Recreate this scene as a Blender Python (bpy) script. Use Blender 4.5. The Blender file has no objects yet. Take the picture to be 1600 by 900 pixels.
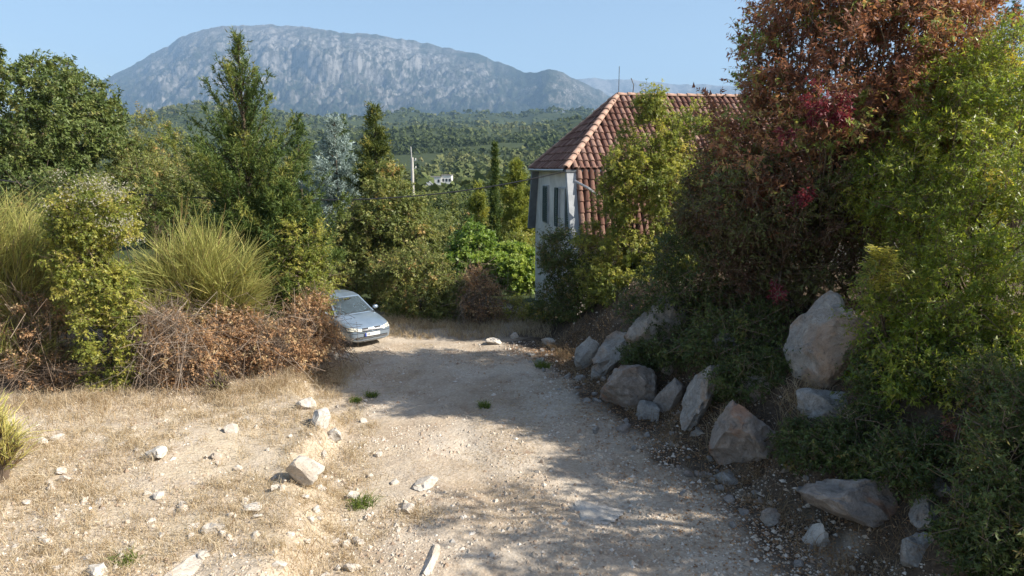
import bpy, bmesh, math
import numpy as np
from mathutils import Vector, Matrix

R = math.radians
SC = bpy.context.scene
COL = SC.collection

# ------------------------------------------------------------------ camera, sky, sun, exposure
CAM_Z, PITCH, FPX = 5.2, 10.0, 1066.0
cam_d = bpy.data.cameras.new('camera')
cam_d.sensor_width = 36.0
cam_d.lens = FPX / 1600.0 * 36.0
cam_d.clip_start = 0.1
cam_d.clip_end = 60000.0
cam = bpy.data.objects.new('camera', cam_d)
cam.location = (0, 0, CAM_Z)
cam.rotation_euler = (R(90 - PITCH), 0, 0)
COL.objects.link(cam)
SC.camera = cam

SUN_EL, SUN_AZ = 38.5, 101.0          # azimuth clockwise from +Y (view direction)
world = bpy.data.worlds.new('World')
SC.world = world
world.use_nodes = True
wn = world.node_tree
sky = wn.nodes.new('ShaderNodeTexSky')
sky.sky_type = 'NISHITA'
sky.sun_disc = False
sky.sun_elevation = R(SUN_EL)
sky.sun_rotation = R(SUN_AZ)
sky.altitude = 100
sky.air_density = 1.0
sky.dust_density = 1.6
sky.ozone_density = 0.35
wn.links.new(sky.outputs[0], wn.nodes['Background'].inputs[0])
wn.nodes['Background'].inputs[1].default_value = 0.088

sun_d = bpy.data.lights.new('sun', 'SUN')
sun_d.energy = 5.0
sun_d.angle = R(0.53)
sun_d.color = (1.0, 0.93, 0.82)
sun = bpy.data.objects.new('sun', sun_d)
sv = Vector((math.sin(R(SUN_AZ)) * math.cos(R(SUN_EL)), math.cos(R(SUN_AZ)) * math.cos(R(SUN_EL)), math.sin(R(SUN_EL))))
sun.rotation_euler = sv.to_track_quat('Z', 'Y').to_euler()
sun.location = sv * 60
COL.objects.link(sun)

SC.view_settings.view_transform = 'Standard'
SC.view_settings.look = 'None'
SC.view_settings.exposure = 1.05
SC.view_settings.gamma = 1.0
SC.view_settings.use_curve_mapping = False
SC.cycles.use_denoising = True
SC.cycles.max_bounces = 8
SC.cycles.diffuse_bounces = 4
SC.cycles.transparent_max_bounces = 8
SC.cycles.sample_clamp_indirect = 6.0
SC.render.engine = 'CYCLES'

# ------------------------------------------------------------------ helpers
_cp, _sp = math.cos(R(PITCH)), math.sin(R(PITCH))

def at(px, py, Y):
    """the world point seen at a photograph pixel, Y metres ahead"""
    x, y = (px - 800) / FPX, (450 - py) / FPX
    dy, dz = _cp + y * _sp, -_sp + y * _cp
    t = Y / dy
    return np.array([x * t, Y, CAM_Z + dz * t])

def mpp(Y):
    return Y / FPX * 1.01

def sstep(a, b, x):
    t = np.clip((np.asarray(x, float) - a) / (b - a), 0, 1)
    return t * t * (3 - 2 * t)

def _hash(ix, iy, iz, seed):
    h = (ix.astype(np.int64) * 374761393 + iy.astype(np.int64) * 668265263 + iz.astype(np.int64) * 2147483647 + seed * 1274126177) & 0x7fffffff
    h = ((h ^ (h >> 13)) * 1274126177) & 0x7fffffff
    h = h ^ (h >> 16)
    return (h & 0xffff) / 65535.0 * 2 - 1

def vnoise(x, y, z=None, seed=0):
    x = np.asarray(x, float); y = np.asarray(y, float)
    z = np.zeros_like(x) if z is None else np.asarray(z, float)
    x, y, z = np.broadcast_arrays(x, y, z)
    xi, yi, zi = np.floor(x), np.floor(y), np.floor(z)
    fx, fy, fz = x - xi, y - yi, z - zi
    fx, fy, fz = [f * f * f * (f * (f * 6 - 15) + 10) for f in (fx, fy, fz)]
    o = 0
    for a in (0, 1):
        for b in (0, 1):
            for c in (0, 1):
                w = (fx if a else 1 - fx) * (fy if b else 1 - fy) * (fz if c else 1 - fz)
                o = o + w * _hash(xi + a, yi + b, zi + c, seed)
    return o

def fbm(x, y, z=None, oct=4, seed=0, gain=0.5):
    o, a, f = 0, 1.0, 1.0
    for k in range(oct):
        o = o + a * vnoise(np.asarray(x) * f, np.asarray(y) * f, None if z is None else np.asarray(z) * f, seed + k * 17)
        a *= gain; f *= 2.03
    return o

def norm(v):
    return v / np.maximum(np.linalg.norm(v, axis=-1, keepdims=True), 1e-9)

def rdir(rng, n):
    return norm(rng.normal(size=(n, 3)))

def tag(o, label=None, cat=None, group=None, kind=None):
    if label: o['label'] = label
    if cat: o['category'] = cat
    if group: o['group'] = group
    if kind: o['kind'] = kind
    return o

def link(o, parent=None):
    COL.objects.link(o)
    if parent is not None:
        o.parent = parent
    return o

def empty(name, loc, label, cat, group=None, rz=0.0):
    o = bpy.data.objects.new(name, None)
    o.location = loc
    o.rotation_euler = (0, 0, rz)
    o.empty_display_size = 0.2
    link(o)
    return tag(o, label, cat, group)

def mesh_np(name, V, F, mat=None, attrs=None, smooth=False):
    """V (n,3), F (m,k) -> mesh datablock; attrs {name: per-face floats or per-vertex floats}"""
    me = bpy.data.meshes.new(name)
    V = np.asarray(V, np.float32); F = np.asarray(F, np.int32)
    m, k = F.shape
    me.vertices.add(len(V)); me.vertices.foreach_set('co', V.ravel())
    me.loops.add(m * k); me.loops.foreach_set('vertex_index', F.ravel())
    me.polygons.add(m); me.polygons.foreach_set('loop_start', np.arange(0, m * k, k, dtype=np.int32))
    me.update(calc_edges=True)
    for an, val in (attrs or {}).items():
        dom = 'FACE' if len(val) == m and len(val) != len(V) else 'POINT'
        a = me.attributes.new(an, 'FLOAT', dom)
        a.data.foreach_set('value', np.asarray(val, np.float32))
    me.polygons.foreach_set('use_smooth', np.full(m, bool(smooth)))
    if mat: me.materials.append(mat)
    return me

class Acc:
    """collects quads/tris (as quads with a repeated index avoided: all quads) into one mesh"""
    def __init__(self):
        self.V, self.F, self.n, self.T = [], [], 0, []
    def add(self, V, F, tint=None):
        V = np.asarray(V, float); F = np.asarray(F, int)
        self.V.append(V); self.F.append(F + self.n); self.n += len(V)
        self.T.append(np.full(len(F), 0.5) if tint is None else np.broadcast_to(tint, (len(F),)))
    def tube(self, pts, rad, sides=5, tint=None):
        pts = np.asarray(pts, float); n = len(pts)
        rad = np.broadcast_to(np.asarray(rad, float), (n,))
        t = np.gradient(pts, axis=0); t = norm(t)
        ref = np.array([0.31, 0.77, 0.2]) if abs(t[0][2]) > .8 else np.array([0.0, 0.0, 1.0])
        s = norm(np.cross(t, ref)); u = np.cross(s, t)
        a = np.arange(sides) * 2 * np.pi / sides
        ring = pts[:, None] + rad[:, None, None] * (np.cos(a)[None, :, None] * s[:, None] + np.sin(a)[None, :, None] * u[:, None])
        V = ring.reshape(-1, 3)
        i, j = np.meshgrid(np.arange(n - 1), np.arange(sides), indexing='ij')
        i, j = i.ravel(), j.ravel(); k = (j + 1) % sides
        F = np.stack([i * sides + j, i * sides + k, (i + 1) * sides + k, (i + 1) * sides + j], 1)
        self.add(V, F, tint)
        if sides == 4:
            self.add(V[:4], [[3, 2, 1, 0]], tint); self.add(V[-4:], [[0, 1, 2, 3]], tint)
    def strips(self, P, W, tint=None):
        """P (n,k,3) polylines, W (n,k) widths -> flat ribbons, each facing a random way"""
        n, k, _ = P.shape
        T = norm(np.gradient(P, axis=1))
        rs = np.random.default_rng(n + k)
        S = norm(np.cross(T, rdir(rs, n)[:, None, :]))
        A = P + S * W[..., None] / 2; B = P - S * W[..., None] / 2
        V = np.concatenate([A, B], 1).reshape(-1, 3)
        base = (np.arange(n) * 2 * k)[:, None]; j = np.arange(k - 1)[None]
        F = np.stack([base + j, base + j + 1, base + k + j + 1, base + k + j], -1).reshape(-1, 4)
        self.add(V, F, None if tint is None else np.repeat(tint, k - 1))
    def leaves(self, P, D, N, L, W, tint, fold=0.18):
        D = norm(D); S = norm(np.cross(D, N)); N2 = np.cross(S, D)
        L = np.broadcast_to(L, (len(P),))[:, None]; W = np.broadcast_to(W, (len(P),))[:, None]
        B = P + D * L * .12
        V = np.stack([B + S * W * .5 + N2 * fold * W, P + D * L * 1.08 - N2 * L * .12, B - S * W * .5], 1).reshape(-1, 3)
        self.add(V, np.arange(len(P) * 3).reshape(-1, 3), tint)
    def box(self, c, d, M=None, tint=None):
        c = np.asarray(c, float); d = np.asarray(d, float) / 2
        V = np.array([[x, y, z] for x in (-1, 1) for y in (-1, 1) for z in (-1, 1)]) * d + c
        if M is not None: V = V @ np.asarray(M).T
        self.add(V, [[0, 1, 3, 2], [4, 6, 7, 5], [0, 4, 5, 1], [2, 3, 7, 6], [0, 2, 6, 4], [1, 5, 7, 3]], tint)
    def quad(self, *p, tint=None):
        self.add(np.array(p, float), [[0, 1, 2, 3]], tint)
    def build(self, name, mat, parent=None, origin=None, smooth=False):
        V = np.concatenate(self.V); F = np.concatenate(self.F); T = np.concatenate(self.T)
        if origin is not None: V = V - np.asarray(origin)[None]
        o = bpy.data.objects.new(name, mesh_np(name, V, F, mat, {'tint': T}, smooth))
        return link(o, parent)

# ------------------------------------------------------------------ materials
MATS = {}
def newmat(name):
    m = bpy.data.materials.new(name); m.use_nodes = True
    nt = m.node_tree; nt.nodes.clear()
    out = nt.nodes.new('ShaderNodeOutputMaterial')
    return m, nt, out

def ramp(nt, stops, fac):
    r = nt.nodes.new('ShaderNodeValToRGB')
    e = r.color_ramp.elements
    while len(e) < len(stops): e.new(0.5)
    for el, (p, c) in zip(e, stops):
        el.position = p; el.color = (*c, 1)
    if fac is not None: nt.links.new(fac, r.inputs[0])
    return r.outputs[0]

def noise(nt, scale, detail=4, rough=.55, vec=None, dist=0.0):
    n = nt.nodes.new('ShaderNodeTexNoise')
    n.inputs['Scale'].default_value = scale; n.inputs['Detail'].default_value = detail
    n.inputs['Roughness'].default_value = rough; n.inputs['Distortion'].default_value = dist
    if vec is not None: nt.links.new(vec, n.inputs['Vector'])
    return n

def mixc(nt, fac, a, b, mode='MIX'):
    m = nt.nodes.new('ShaderNodeMix'); m.data_type = 'RGBA'; m.blend_type = mode
    for s, v in ((0, fac), (6, a), (7, b)):
        if isinstance(v, (int, float)): m.inputs[s].default_value = v
        elif isinstance(v, tuple): m.inputs[s].default_value = (*v, 1)
        else: nt.links.new(v, m.inputs[s])
    return m.outputs[2]

def math_(nt, op, a, b=None, clamp=False):
    n = nt.nodes.new('ShaderNodeMath'); n.operation = op; n.use_clamp = clamp
    for s, v in ((0, a), (1, b)):
        if v is None: continue
        if isinstance(v, (int, float)): n.inputs[s].default_value = v
        else: nt.links.new(v, n.inputs[s])
    return n.outputs[0]

def principled(nt, out, color, rough=.8, spec=.3, metal=0.0, normal=None):
    p = nt.nodes.new('ShaderNodeBsdfPrincipled')
    if isinstance(color, tuple): p.inputs['Base Color'].default_value = (*color, 1)
    else: nt.links.new(color, p.inputs['Base Color'])
    if isinstance(rough, (int, float)): p.inputs['Roughness'].default_value = rough
    else: nt.links.new(rough, p.inputs['Roughness'])
    p.inputs['Specular IOR Level'].default_value = spec
    p.inputs['Metallic'].default_value = metal
    if normal is not None: nt.links.new(normal, p.inputs['Normal'])
    if out is not None: nt.links.new(p.outputs[0], out.inputs[0])
    return p

def bump(nt, h, strength=.5, dist=.02, prev=None):
    b = nt.nodes.new('ShaderNodeBump')
    b.inputs['Strength'].default_value = strength; b.inputs['Distance'].default_value = dist
    nt.links.new(h, b.inputs['Height'])
    if prev is not None: nt.links.new(prev, b.inputs['Normal'])
    return b.outputs[0]

def attr(nt, name):
    a = nt.nodes.new('ShaderNodeAttribute'); a.attribute_name = name
    return a.outputs['Fac']

def objco(nt):
    return nt.nodes.new('ShaderNodeTexCoord').outputs['Object']

def geopos(nt):
    return nt.nodes.new('ShaderNodeNewGeometry').outputs['Position']

def leafmat(name, stops, trans=.35, rough=.5, spec=.35):
    m, nt, out = newmat(name)
    c = ramp(nt, stops, attr(nt, 'tint'))
    p = principled(nt, None, c, rough, spec)
    t = nt.nodes.new('ShaderNodeBsdfTranslucent')
    tc = mixc(nt, .55, c, (1.0, .95, .45), 'MULTIPLY')
    tc2 = nt.nodes.new('ShaderNodeHueSaturation'); tc2.inputs['Value'].default_value = 1.7
    nt.links.new(tc, tc2.inputs['Color'])
    nt.links.new(tc2.outputs[0], t.inputs[0])
    mx = nt.nodes.new('ShaderNodeMixShader'); mx.inputs[0].default_value = trans
    nt.links.new(p.outputs[0], mx.inputs[1]); nt.links.new(t.outputs[0], mx.inputs[2])
    nt.links.new(mx.outputs[0], out.inputs[0])
    return m

def plain(name, col, rough=.7, spec=.3, metal=0.0, var=.25, scale=6.0, bumps=0.0):
    m, nt, out = newmat(name)
    n = noise(nt, scale, 5, .6, objco(nt))
    dark = tuple(c * (1 - var) for c in col); lite = tuple(min(1, c * (1 + var)) for c in col)
    c = ramp(nt, [(.3, dark), (.7, lite)], n.outputs[0])
    principled(nt, out, c, rough, spec, metal, bump(nt, n.outputs[0], bumps, .02) if bumps else None)
    return m

M_bark = plain('bark', (.11, .085, .06), .9, .1, var=.45, scale=18, bumps=.6)
M_greybark = plain('grey_bark', (.2, .18, .155), .9, .1, var=.4, scale=18, bumps=.5)
M_twig = leafmat('dead_twig', [(0, (.10, .07, .05)), (.5, (.22, .17, .13)), (1, (.38, .33, .28))], .05, .9, .1)

# ------------------------------------------------------------------ the shape of the land
_TY = [4, 8, 9.5, 11, 14, 16.5, 20, 24]
_TX = [4.6, 4.25, 4.0, 3.5, 2.75, 1.75, 1.05, 1.0]
_SY = [4, 9, 12.5, 15.4, 18.5, 24]
_SX = [-2.6, -2.7, -3.3, -4.7, -5.6, -6.5]
_HY = np.array([20, 26, 32, 40, 60, 150, 350, 500, 800, 1300, 1800, 2200, 2900, 4200, 6000])
_HZ = np.array([0, -.1, -1.0, -2.1, -3.0, -4.4, -4.0, 0., 20, 66, 112, 128, 205, 215, 260])

def toe(Y):
    return np.interp(Y, _TY, _TX)

def shelf(Y):
    return np.interp(Y, _SY, _SX)

def gz(X, Y, fine=True):
    X = np.asarray(X, float); Y = np.asarray(Y, float)
    z = np.interp(np.hypot(X * .35, Y), _HY, _HZ)
    near = sstep(60, 30, Y) * sstep(40, 20, np.abs(X))
    tx = toe(Y) + .22 * vnoise(X * .6, Y * 1.1, seed=5)
    b = (2.0 * sstep(0, 3.0, X - tx) + .35 * sstep(2.5, 7, X - tx)) * sstep(24.0, 20.5, Y + .12 * (X - 4))
    b = b + .16 * sstep(.05, .5, X - tx) * (.6 + vnoise(X * 1.5, Y * 1.5, seed=9)) * sstep(24, 20, Y)
    sx = shelf(Y) + .3 * vnoise(X * .5, Y * .9, seed=6)
    l = (.40 * sstep(.1, -.5, X - sx) + .5 * sstep(-5, -11, X - sx)) * sstep(20.5, 18, Y)
    z = z + (b + l) * near
    far = sstep(200, 900, Y)
    z = z + far * (fbm(X / 420, Y / 420, seed=31, oct=4) * 46 * sstep(250, 1800, Y) + .018 * sstep(0, 700, X) * Y * sstep(500, 1800, Y))
    z = z + sstep(40, 150, Y) * (1 - far) * fbm(X / 60, Y / 60, seed=33) * 1.2
    if fine:
        z = z + near * (.07 * fbm(X * .45, Y * .45, seed=1, oct=3) + .016 * fbm(X * 2.3, Y * 2.3, seed=2, oct=3))
        rut = np.exp(-((X - (.25 + .5 * (toe(Y) + shelf(Y)) - 1.0)) / .35) ** 2) + np.exp(-((X - (.25 + .5 * (toe(Y) + shelf(Y)) + .9)) / .35) ** 2)
        z = z - .05 * rut * near * sstep(22, 18, Y)
    return z

def g1(X, Y):
    return float(gz(np.array([X]), np.array([Y]))[0])

def ground_at(px, py):
    """the ground point seen at a photograph pixel"""
    Ys = np.concatenate([np.arange(5.5, 26, .04), np.arange(26, 60, .3)])
    A, B = at(px, py, 10.0), at(px, py, 20.0)
    Q = A[None] + (B - A)[None] * ((Ys - 10) / 10)[:, None]
    hit = np.nonzero(Q[:, 2] <= gz(Q[:, 0], Q[:, 1]))[0]
    p = Q[hit[0]] if len(hit) else Q[-1]
    p[2] = g1(p[0], p[1])
    return p

# ------------------------------------------------------------------ ground sheet and dirt track
def axis(dense_lo, dense_hi, step, lo, hi, grow):
    a = list(np.arange(dense_lo, dense_hi, step))
    s, x = step, a[-1]
    while x < hi:
        s *= grow; x += s; a.append(x)
    s, x = step, a[0]; b = []
    while x > lo:
        s *= grow; x -= s; b.append(x)
    return np.array(b[::-1] + a)

gx = axis(-9.0, 5.5, .09, -7000, 7000, 1.12)
gy = axis(6.8, 22.0, .09, -200, 6200, 1.065)
GX, GY = np.meshgrid(gx, gy)
GZ = gz(GX, GY)
NR, NC = GX.shape
V = np.stack([GX, GY, GZ], -1).reshape(-1, 3)
i, j = np.meshgrid(np.arange(NR - 1), np.arange(NC - 1), indexing='ij')
i, j = i.ravel(), j.ravel()
F = np.stack([i * NC + j, i * NC + j + 1, (i + 1) * NC + j + 1, (i + 1) * NC + j], 1)
X, Y = V[:, 0], V[:, 1]
wob = .35 * fbm(X * 1.1, Y * 1.1, seed=12)
d_left = X - (shelf(Y) + .9) + wob
d_right = (toe(Y) - .15) - X + wob
trackness = sstep(-.7, .7, np.minimum(d_left, d_right)) * sstep(23.2, 21.5, Y + wob)
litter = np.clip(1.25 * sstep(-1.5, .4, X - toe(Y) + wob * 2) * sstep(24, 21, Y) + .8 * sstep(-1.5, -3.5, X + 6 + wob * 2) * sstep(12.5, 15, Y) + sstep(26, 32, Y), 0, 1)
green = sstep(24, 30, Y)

def ground_material():
    m, nt, out = newmat('ground_soil')
    pos = geopos(nt)
    tr, li, gr = attr(nt, 'trackness'), attr(nt, 'litter'), attr(nt, 'green')
    n_big = noise(nt, .55, 5, .6, pos); n_mid = noise(nt, 2.6, 6, .65, pos, .4); n_fine = noise(nt, 22, 5, .7, pos)
    n_grit = noise(nt, 90, 3, .7, pos)
    vor = nt.nodes.new('ShaderNodeTexVoronoi'); vor.inputs['Scale'].default_value = 26
    nt.links.new(pos, vor.inputs['Vector'])
    vor2 = nt.nodes.new('ShaderNodeTexVoronoi'); vor2.inputs['Scale'].default_value = 9
    nt.links.new(pos, vor2.inputs['Vector'])
    straw = ramp(nt, [(.25, (.26, .20, .14)), (.5, (.43, .36, .265)), (.75, (.54, .48, .385))], n_fine.outputs[0])
    grav = ramp(nt, [(.25, (.31, .255, .195)), (.5, (.47, .41, .335)), (.8, (.60, .545, .46))], n_fine.outputs[0])
    pebb = ramp(nt, [(0, (.62, .55, .46)), (.5, (.45, .38, .30)), (1, (.32, .25, .18))], vor.outputs['Color'])
    grav = mixc(nt, .42, grav, pebb)
    grav = mixc(nt, .5, grav, ramp(nt, [(.38, (.55, .44, .32)), (.62, (1, 1, 1))], n_big.outputs[0]), 'MULTIPLY')
    red = ramp(nt, [(.62, (0, 0, 0)), (.72, (1, 1, 1))], noise(nt, 1.3, 4, .6, pos).outputs[0])
    grav = mixc(nt, math_(nt, 'MULTIPLY', red, .5), grav, (.26, .15, .09))
    k = math_(nt, 'ADD', tr, math_(nt, 'MULTIPLY', math_(nt, 'SUBTRACT', n_mid.outputs[0], .5), 2.4), True)
    # bare stony patches break the straw of the verge
    patch = ramp(nt, [(.44, (0, 0, 0)), (.56, (1, 1, 1))], noise(nt, .9, 6, .7, pos, .6).outputs[0])
    k2 = math_(nt, 'MAXIMUM', k, math_(nt, 'MULTIPLY', patch, .8))
    c = mixc(nt, k2, straw, grav)
    # leaf litter, with the deep shade of the bank darkened into its colour
    litter_shade = ramp(nt, [(.3, (.022, .015, .010)), (.55, (.06, .040, .026)), (.8, (.13, .09, .056))], n_fine.outputs[0])
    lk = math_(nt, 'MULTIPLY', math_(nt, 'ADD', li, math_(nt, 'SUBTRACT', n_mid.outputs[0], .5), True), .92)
    c = mixc(nt, lk, c, litter_shade)
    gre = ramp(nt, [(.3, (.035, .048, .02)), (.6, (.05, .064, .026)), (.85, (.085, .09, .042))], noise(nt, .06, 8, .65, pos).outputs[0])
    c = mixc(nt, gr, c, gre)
    h = mixc(nt, .5, n_fine.outputs[0], vor.outputs['Distance'])
    b1 = bump(nt, n_mid.outputs[0], .5, .06)
    b2 = bump(nt, vor2.outputs['Distance'], .35, .03, b1)
    b3 = bump(nt, h, .8, .02, b2)
    b4 = bump(nt, n_grit.outputs[0], .5, .006, b3)
    principled(nt, out, c, .95, .1, 0, b4)
    return m

M_ground = ground_material()
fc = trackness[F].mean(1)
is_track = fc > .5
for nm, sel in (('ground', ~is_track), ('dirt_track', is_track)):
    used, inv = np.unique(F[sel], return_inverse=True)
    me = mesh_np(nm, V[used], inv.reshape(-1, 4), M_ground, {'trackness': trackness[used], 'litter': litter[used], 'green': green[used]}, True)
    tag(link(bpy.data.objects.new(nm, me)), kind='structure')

# ------------------------------------------------------------------ mountains
def mountain_material(name, bare=0.0):
    m, nt, out = newmat(name)
    pos = geopos(nt)
    mp = nt.nodes.new('ShaderNodeMapping'); mp.inputs['Scale'].default_value = (.0075, .0040, .0062)
    nt.links.new(pos, mp.inputs[0])
    n1 = noise(nt, 1.0, 12, .68, mp.outputs[0], .5)
    n2 = noise(nt, 4.2, 10, .75, mp.outputs[0], .8)
    n3 = noise(nt, .22, 5, .6, mp.outputs[0], .4)
    sep = nt.nodes.new('ShaderNodeSeparateXYZ'); nt.links.new(pos, sep.inputs[0])
    hgt = math_(nt, 'MULTIPLY', math_(nt, 'SUBTRACT', sep.outputs[2], 820), .00042)
    nor = nt.nodes.new('ShaderNodeNewGeometry')
    ns = nt.nodes.new('ShaderNodeSeparateXYZ'); nt.links.new(nor.outputs['True Normal'], ns.inputs[0])
    steep = math_(nt, 'MULTIPLY', math_(nt, 'SUBTRACT', .80, ns.outputs[2]), .9)
    f = math_(nt, 'ADD', math_(nt, 'ADD', n1.outputs[0], math_(nt, 'MULTIPLY', math_(nt, 'SUBTRACT', n2.outputs[0], .5), .85)), math_(nt, 'ADD', hgt, steep))
    f = math_(nt, 'ADD', f, math_(nt, 'MULTIPLY', math_(nt, 'SUBTRACT', n3.outputs[0], .5 - bare), .7))
    c = ramp(nt, [(.42, (.018, .024, .012)), (.62, (.036, .041, .026)), (.74, (.075, .070, .058)), (.86, (.115, .108, .10)), (1.0, (.20, .19, .178))], f)
    principled(nt, out, c, .95, .1, 0, bump(nt, n2.outputs[0], .8, 18))
    return m

M_mount = mountain_material('mountain_rock')
sky_px = [40, 100, 155, 190, 235, 265, 300, 330, 380, 430, 470, 520, 600, 650, 700, 750, 800, 825, 838, 850, 870, 890, 930, 960, 1000, 1060, 1120]
sky_py = [178, 152, 129, 110, 86, 69, 49, 42, 40, 38, 42, 50, 56, 65, 75, 86, 105, 117, 111, 107, 108, 119, 139, 152, 168, 185, 200]
pxs = np.arange(20, 1120, 2.1)
pys = np.interp(pxs, sky_px, sky_py)
pys = np.convolve(np.pad(pys, 5, 'edge'), np.ones(11) / 11, 'valid') + 1.6 * fbm(pxs / 14, pxs * 0, seed=77, oct=4)
NT = 150
ts = np.concatenate([np.linspace(0, 1, NT - 12), 1 + np.linspace(.04, .6, 12)])
PX, TT = np.meshgrid(pxs, ts)
crest_Y = 8900 + 500 * fbm(pxs / 170, pxs * 0, seed=78, oct=2) - 1400 * np.exp(-((pxs - 858) / 60) ** 2)
crest = np.array([at(a, b, c) for a, b, c in zip(pxs, pys, crest_Y)])
CY = np.broadcast_to(crest_Y, PX.shape); CZ = np.broadcast_to(crest[:, 2], PX.shape)
YY = 5000 + (CY - 5000) * TT
tan_az = crest[:, 0] / crest[:, 1]
XX = YY * np.broadcast_to(tan_az, PX.shape)
Tc = np.clip(TT, 0, 1)
cliff_mask = np.exp(-((PX - 520) / 210) ** 2) + .5 * np.exp(-((PX - 200) / 60) ** 2) + .6 * np.exp(-((PX - 860) / 40) ** 2)
cl_c = .60 + .07 * fbm(PX / 90, Tc * 2, seed=80, oct=3)
prof_soft = .30 * Tc + .70 * Tc ** 1.5
prof_cliff = .22 * Tc + .30 * Tc ** 2 + .30 * sstep(cl_c - .05, cl_c + .06, Tc) + .18 * sstep(.05, .5, Tc)
cm = np.clip(cliff_mask, 0, 1) * .5
prof = prof_soft * (1 - cm) + prof_cliff * cm
ZB = 175
ZZ = ZB + (CZ - ZB) * prof
bulge = np.clip(Tc * (1 - Tc) * 4, 0, 1)
gul = 1 - np.abs(fbm(XX / 620, YY / 1500, seed=81, oct=5))
gul2 = 1 - np.abs(fbm(XX / 230 + .5 * fbm(XX / 300, YY / 300, seed=85), YY / 520, seed=82, oct=5))
rel = np.clip((CZ - ZB) / 1300, .15, 1.2)
ZZ = ZZ + bulge * rel * (105 * (gul - .65) + 38 * (gul2 - .6) * (.5 + cm) + 46 * fbm(XX / 110, YY / 130, seed=83, oct=5, gain=.6))
ZZ = np.where(TT > 1, CZ - (TT - 1) * 900 + 25 * fbm(XX / 160, YY / 160, seed=84), ZZ)
NRm, NCm = PX.shape
Vm = np.stack([XX, YY, ZZ], -1).reshape(-1, 3)
i, j = np.meshgrid(np.arange(NRm - 1), np.arange(NCm - 1), indexing='ij'); i, j = i.ravel(), j.ravel()
Fm = np.stack([i * NCm + j, i * NCm + j + 1, (i + 1) * NCm + j + 1, (i + 1) * NCm + j], 1)
tag(link(bpy.data.objects.new('mountain', mesh_np('mountain', Vm, Fm, M_mount, None, True))), kind='structure')

pxs2 = np.arange(840, 1420, 3.0)
pys2 = np.interp(pxs2, [840, 895, 930, 1000, 1040, 1075, 1140, 1250, 1420], [132, 124, 121, 126, 130, 131, 135, 150, 170]) + 1.5 * fbm(pxs2 / 22, pxs2 * 0, seed=90)
ts2 = np.concatenate([np.linspace(0, 1, 40), [1.1, 1.25]])
P2, T2 = np.meshgrid(pxs2, ts2)
c2 = np.array([at(a, b, 13500) for a, b in zip(pxs2, pys2)])
Y2 = 10800 + 2700 * T2
X2 = Y2 * (c2[:, 0] / c2[:, 1])[None]
Z2 = 200 + (c2[:, 2] - 200)[None] * np.minimum(T2, 1) ** 1.3 + np.clip(T2 * (1 - T2) * 4, 0, 1) * 170 * (1 - np.abs(fbm(X2 / 700, Y2 / 1200, seed=91, oct=4)) - .6)
Z2 = np.where(T2 > 1, c2[:, 2][None] - (T2 - 1) * 1800, Z2)
V2 = np.stack([X2, Y2, Z2], -1).reshape(-1, 3); nc = P2.shape[1]
i, j = np.meshgrid(np.arange(P2.shape[0] - 1), np.arange(nc - 1), indexing='ij'); i, j = i.ravel(), j.ravel()
tag(link(bpy.data.objects.new('far_mountain', mesh_np('far_mountain', V2, np.stack([i * nc + j, i * nc + j + 1, (i + 1) * nc + j + 1, (i + 1) * nc + j], 1), mountain_material('far_mountain_rock', .12), None, True))), kind='structure')

# ------------------------------------------------------------------ far woodland (one mass) and far houses
def far_wood():
    rng = np.random.default_rng(5)
    n = 21000
    u = rng.random(n)
    Yd = 120 * (3600 / 120) ** (u ** .85)
    pxr = rng.uniform(40, 1160, n)
    Xd = (pxr - 800) / FPX * Yd
    keep = fbm(Xd / 90, Yd / 130, seed=41) > -.75 - .35 * rng.random(n)
    clear = (np.abs(Yd - 352) < 26) & (np.abs(Xd + 38) < 24) | (Yd > 170) & (Yd < 352) & (np.abs(Xd / Yd + .108) < .024)
    keep &= ~clear
    Xd, Yd = Xd[keep], Yd[keep]; n = len(Xd)
    Zd = gz(Xd, Yd)
    grow = np.maximum(1, Yd / 620)
    r = rng.uniform(1.0, 3.0, n) * grow ** .8 * rng.choice([.7, 1, 1.35], n)
    h = r * rng.uniform(.9, 1.5, n) * np.where(grow > 2, .7, 1)
    q = 14
    d = rdir(rng, n * q).reshape(n, q, 3); d[..., 2] = np.abs(d[..., 2]) * 1.0 - .15
    rad = rng.uniform(.72, 1.08, (n, q))
    P = np.stack([Xd, Yd, Zd + h * .45], -1)[:, None] + d * rad[..., None] * np.stack([r, r, h], -1)[:, None]
    N = norm(d + .22 * rng.normal(size=(n, q, 3)))
    D = norm(np.cross(N, rdir(rng, n * q).reshape(n, q, 3)))
    S = np.cross(N, D)
    s = (r[:, None] * rng.uniform(.36, .72, (n, q)))[..., None]
    Vq = np.stack([P - D * s, P + (S * .9 + D * .7) * s, P + (D * .7 - S * .9) * s], 2).reshape(-1, 3)
    base = np.clip(rng.normal(.42, .07, n) + .3 * fbm(Xd / 160, Yd / 160, seed=43), 0, 1)
    tint = np.clip(base[:, None] + rng.normal(0, .04, (n, q)), 0, 1).ravel()
    a = Acc(); a.add(Vq, np.arange(n * q * 3).reshape(-1, 3), tint)
    m = leafmat('far_foliage', [(0, (.040, .056, .022)), (.45, (.085, .108, .038)), (.75, (.145, .155, .062)), (1, (.21, .18, .09))], .12, .8, .1)
    return tag(a.build('hillside_forest', m), 'dense green scrub woodland covering the hills below the mountain', 'woodland', kind='stuff')
far_wood()

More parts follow.
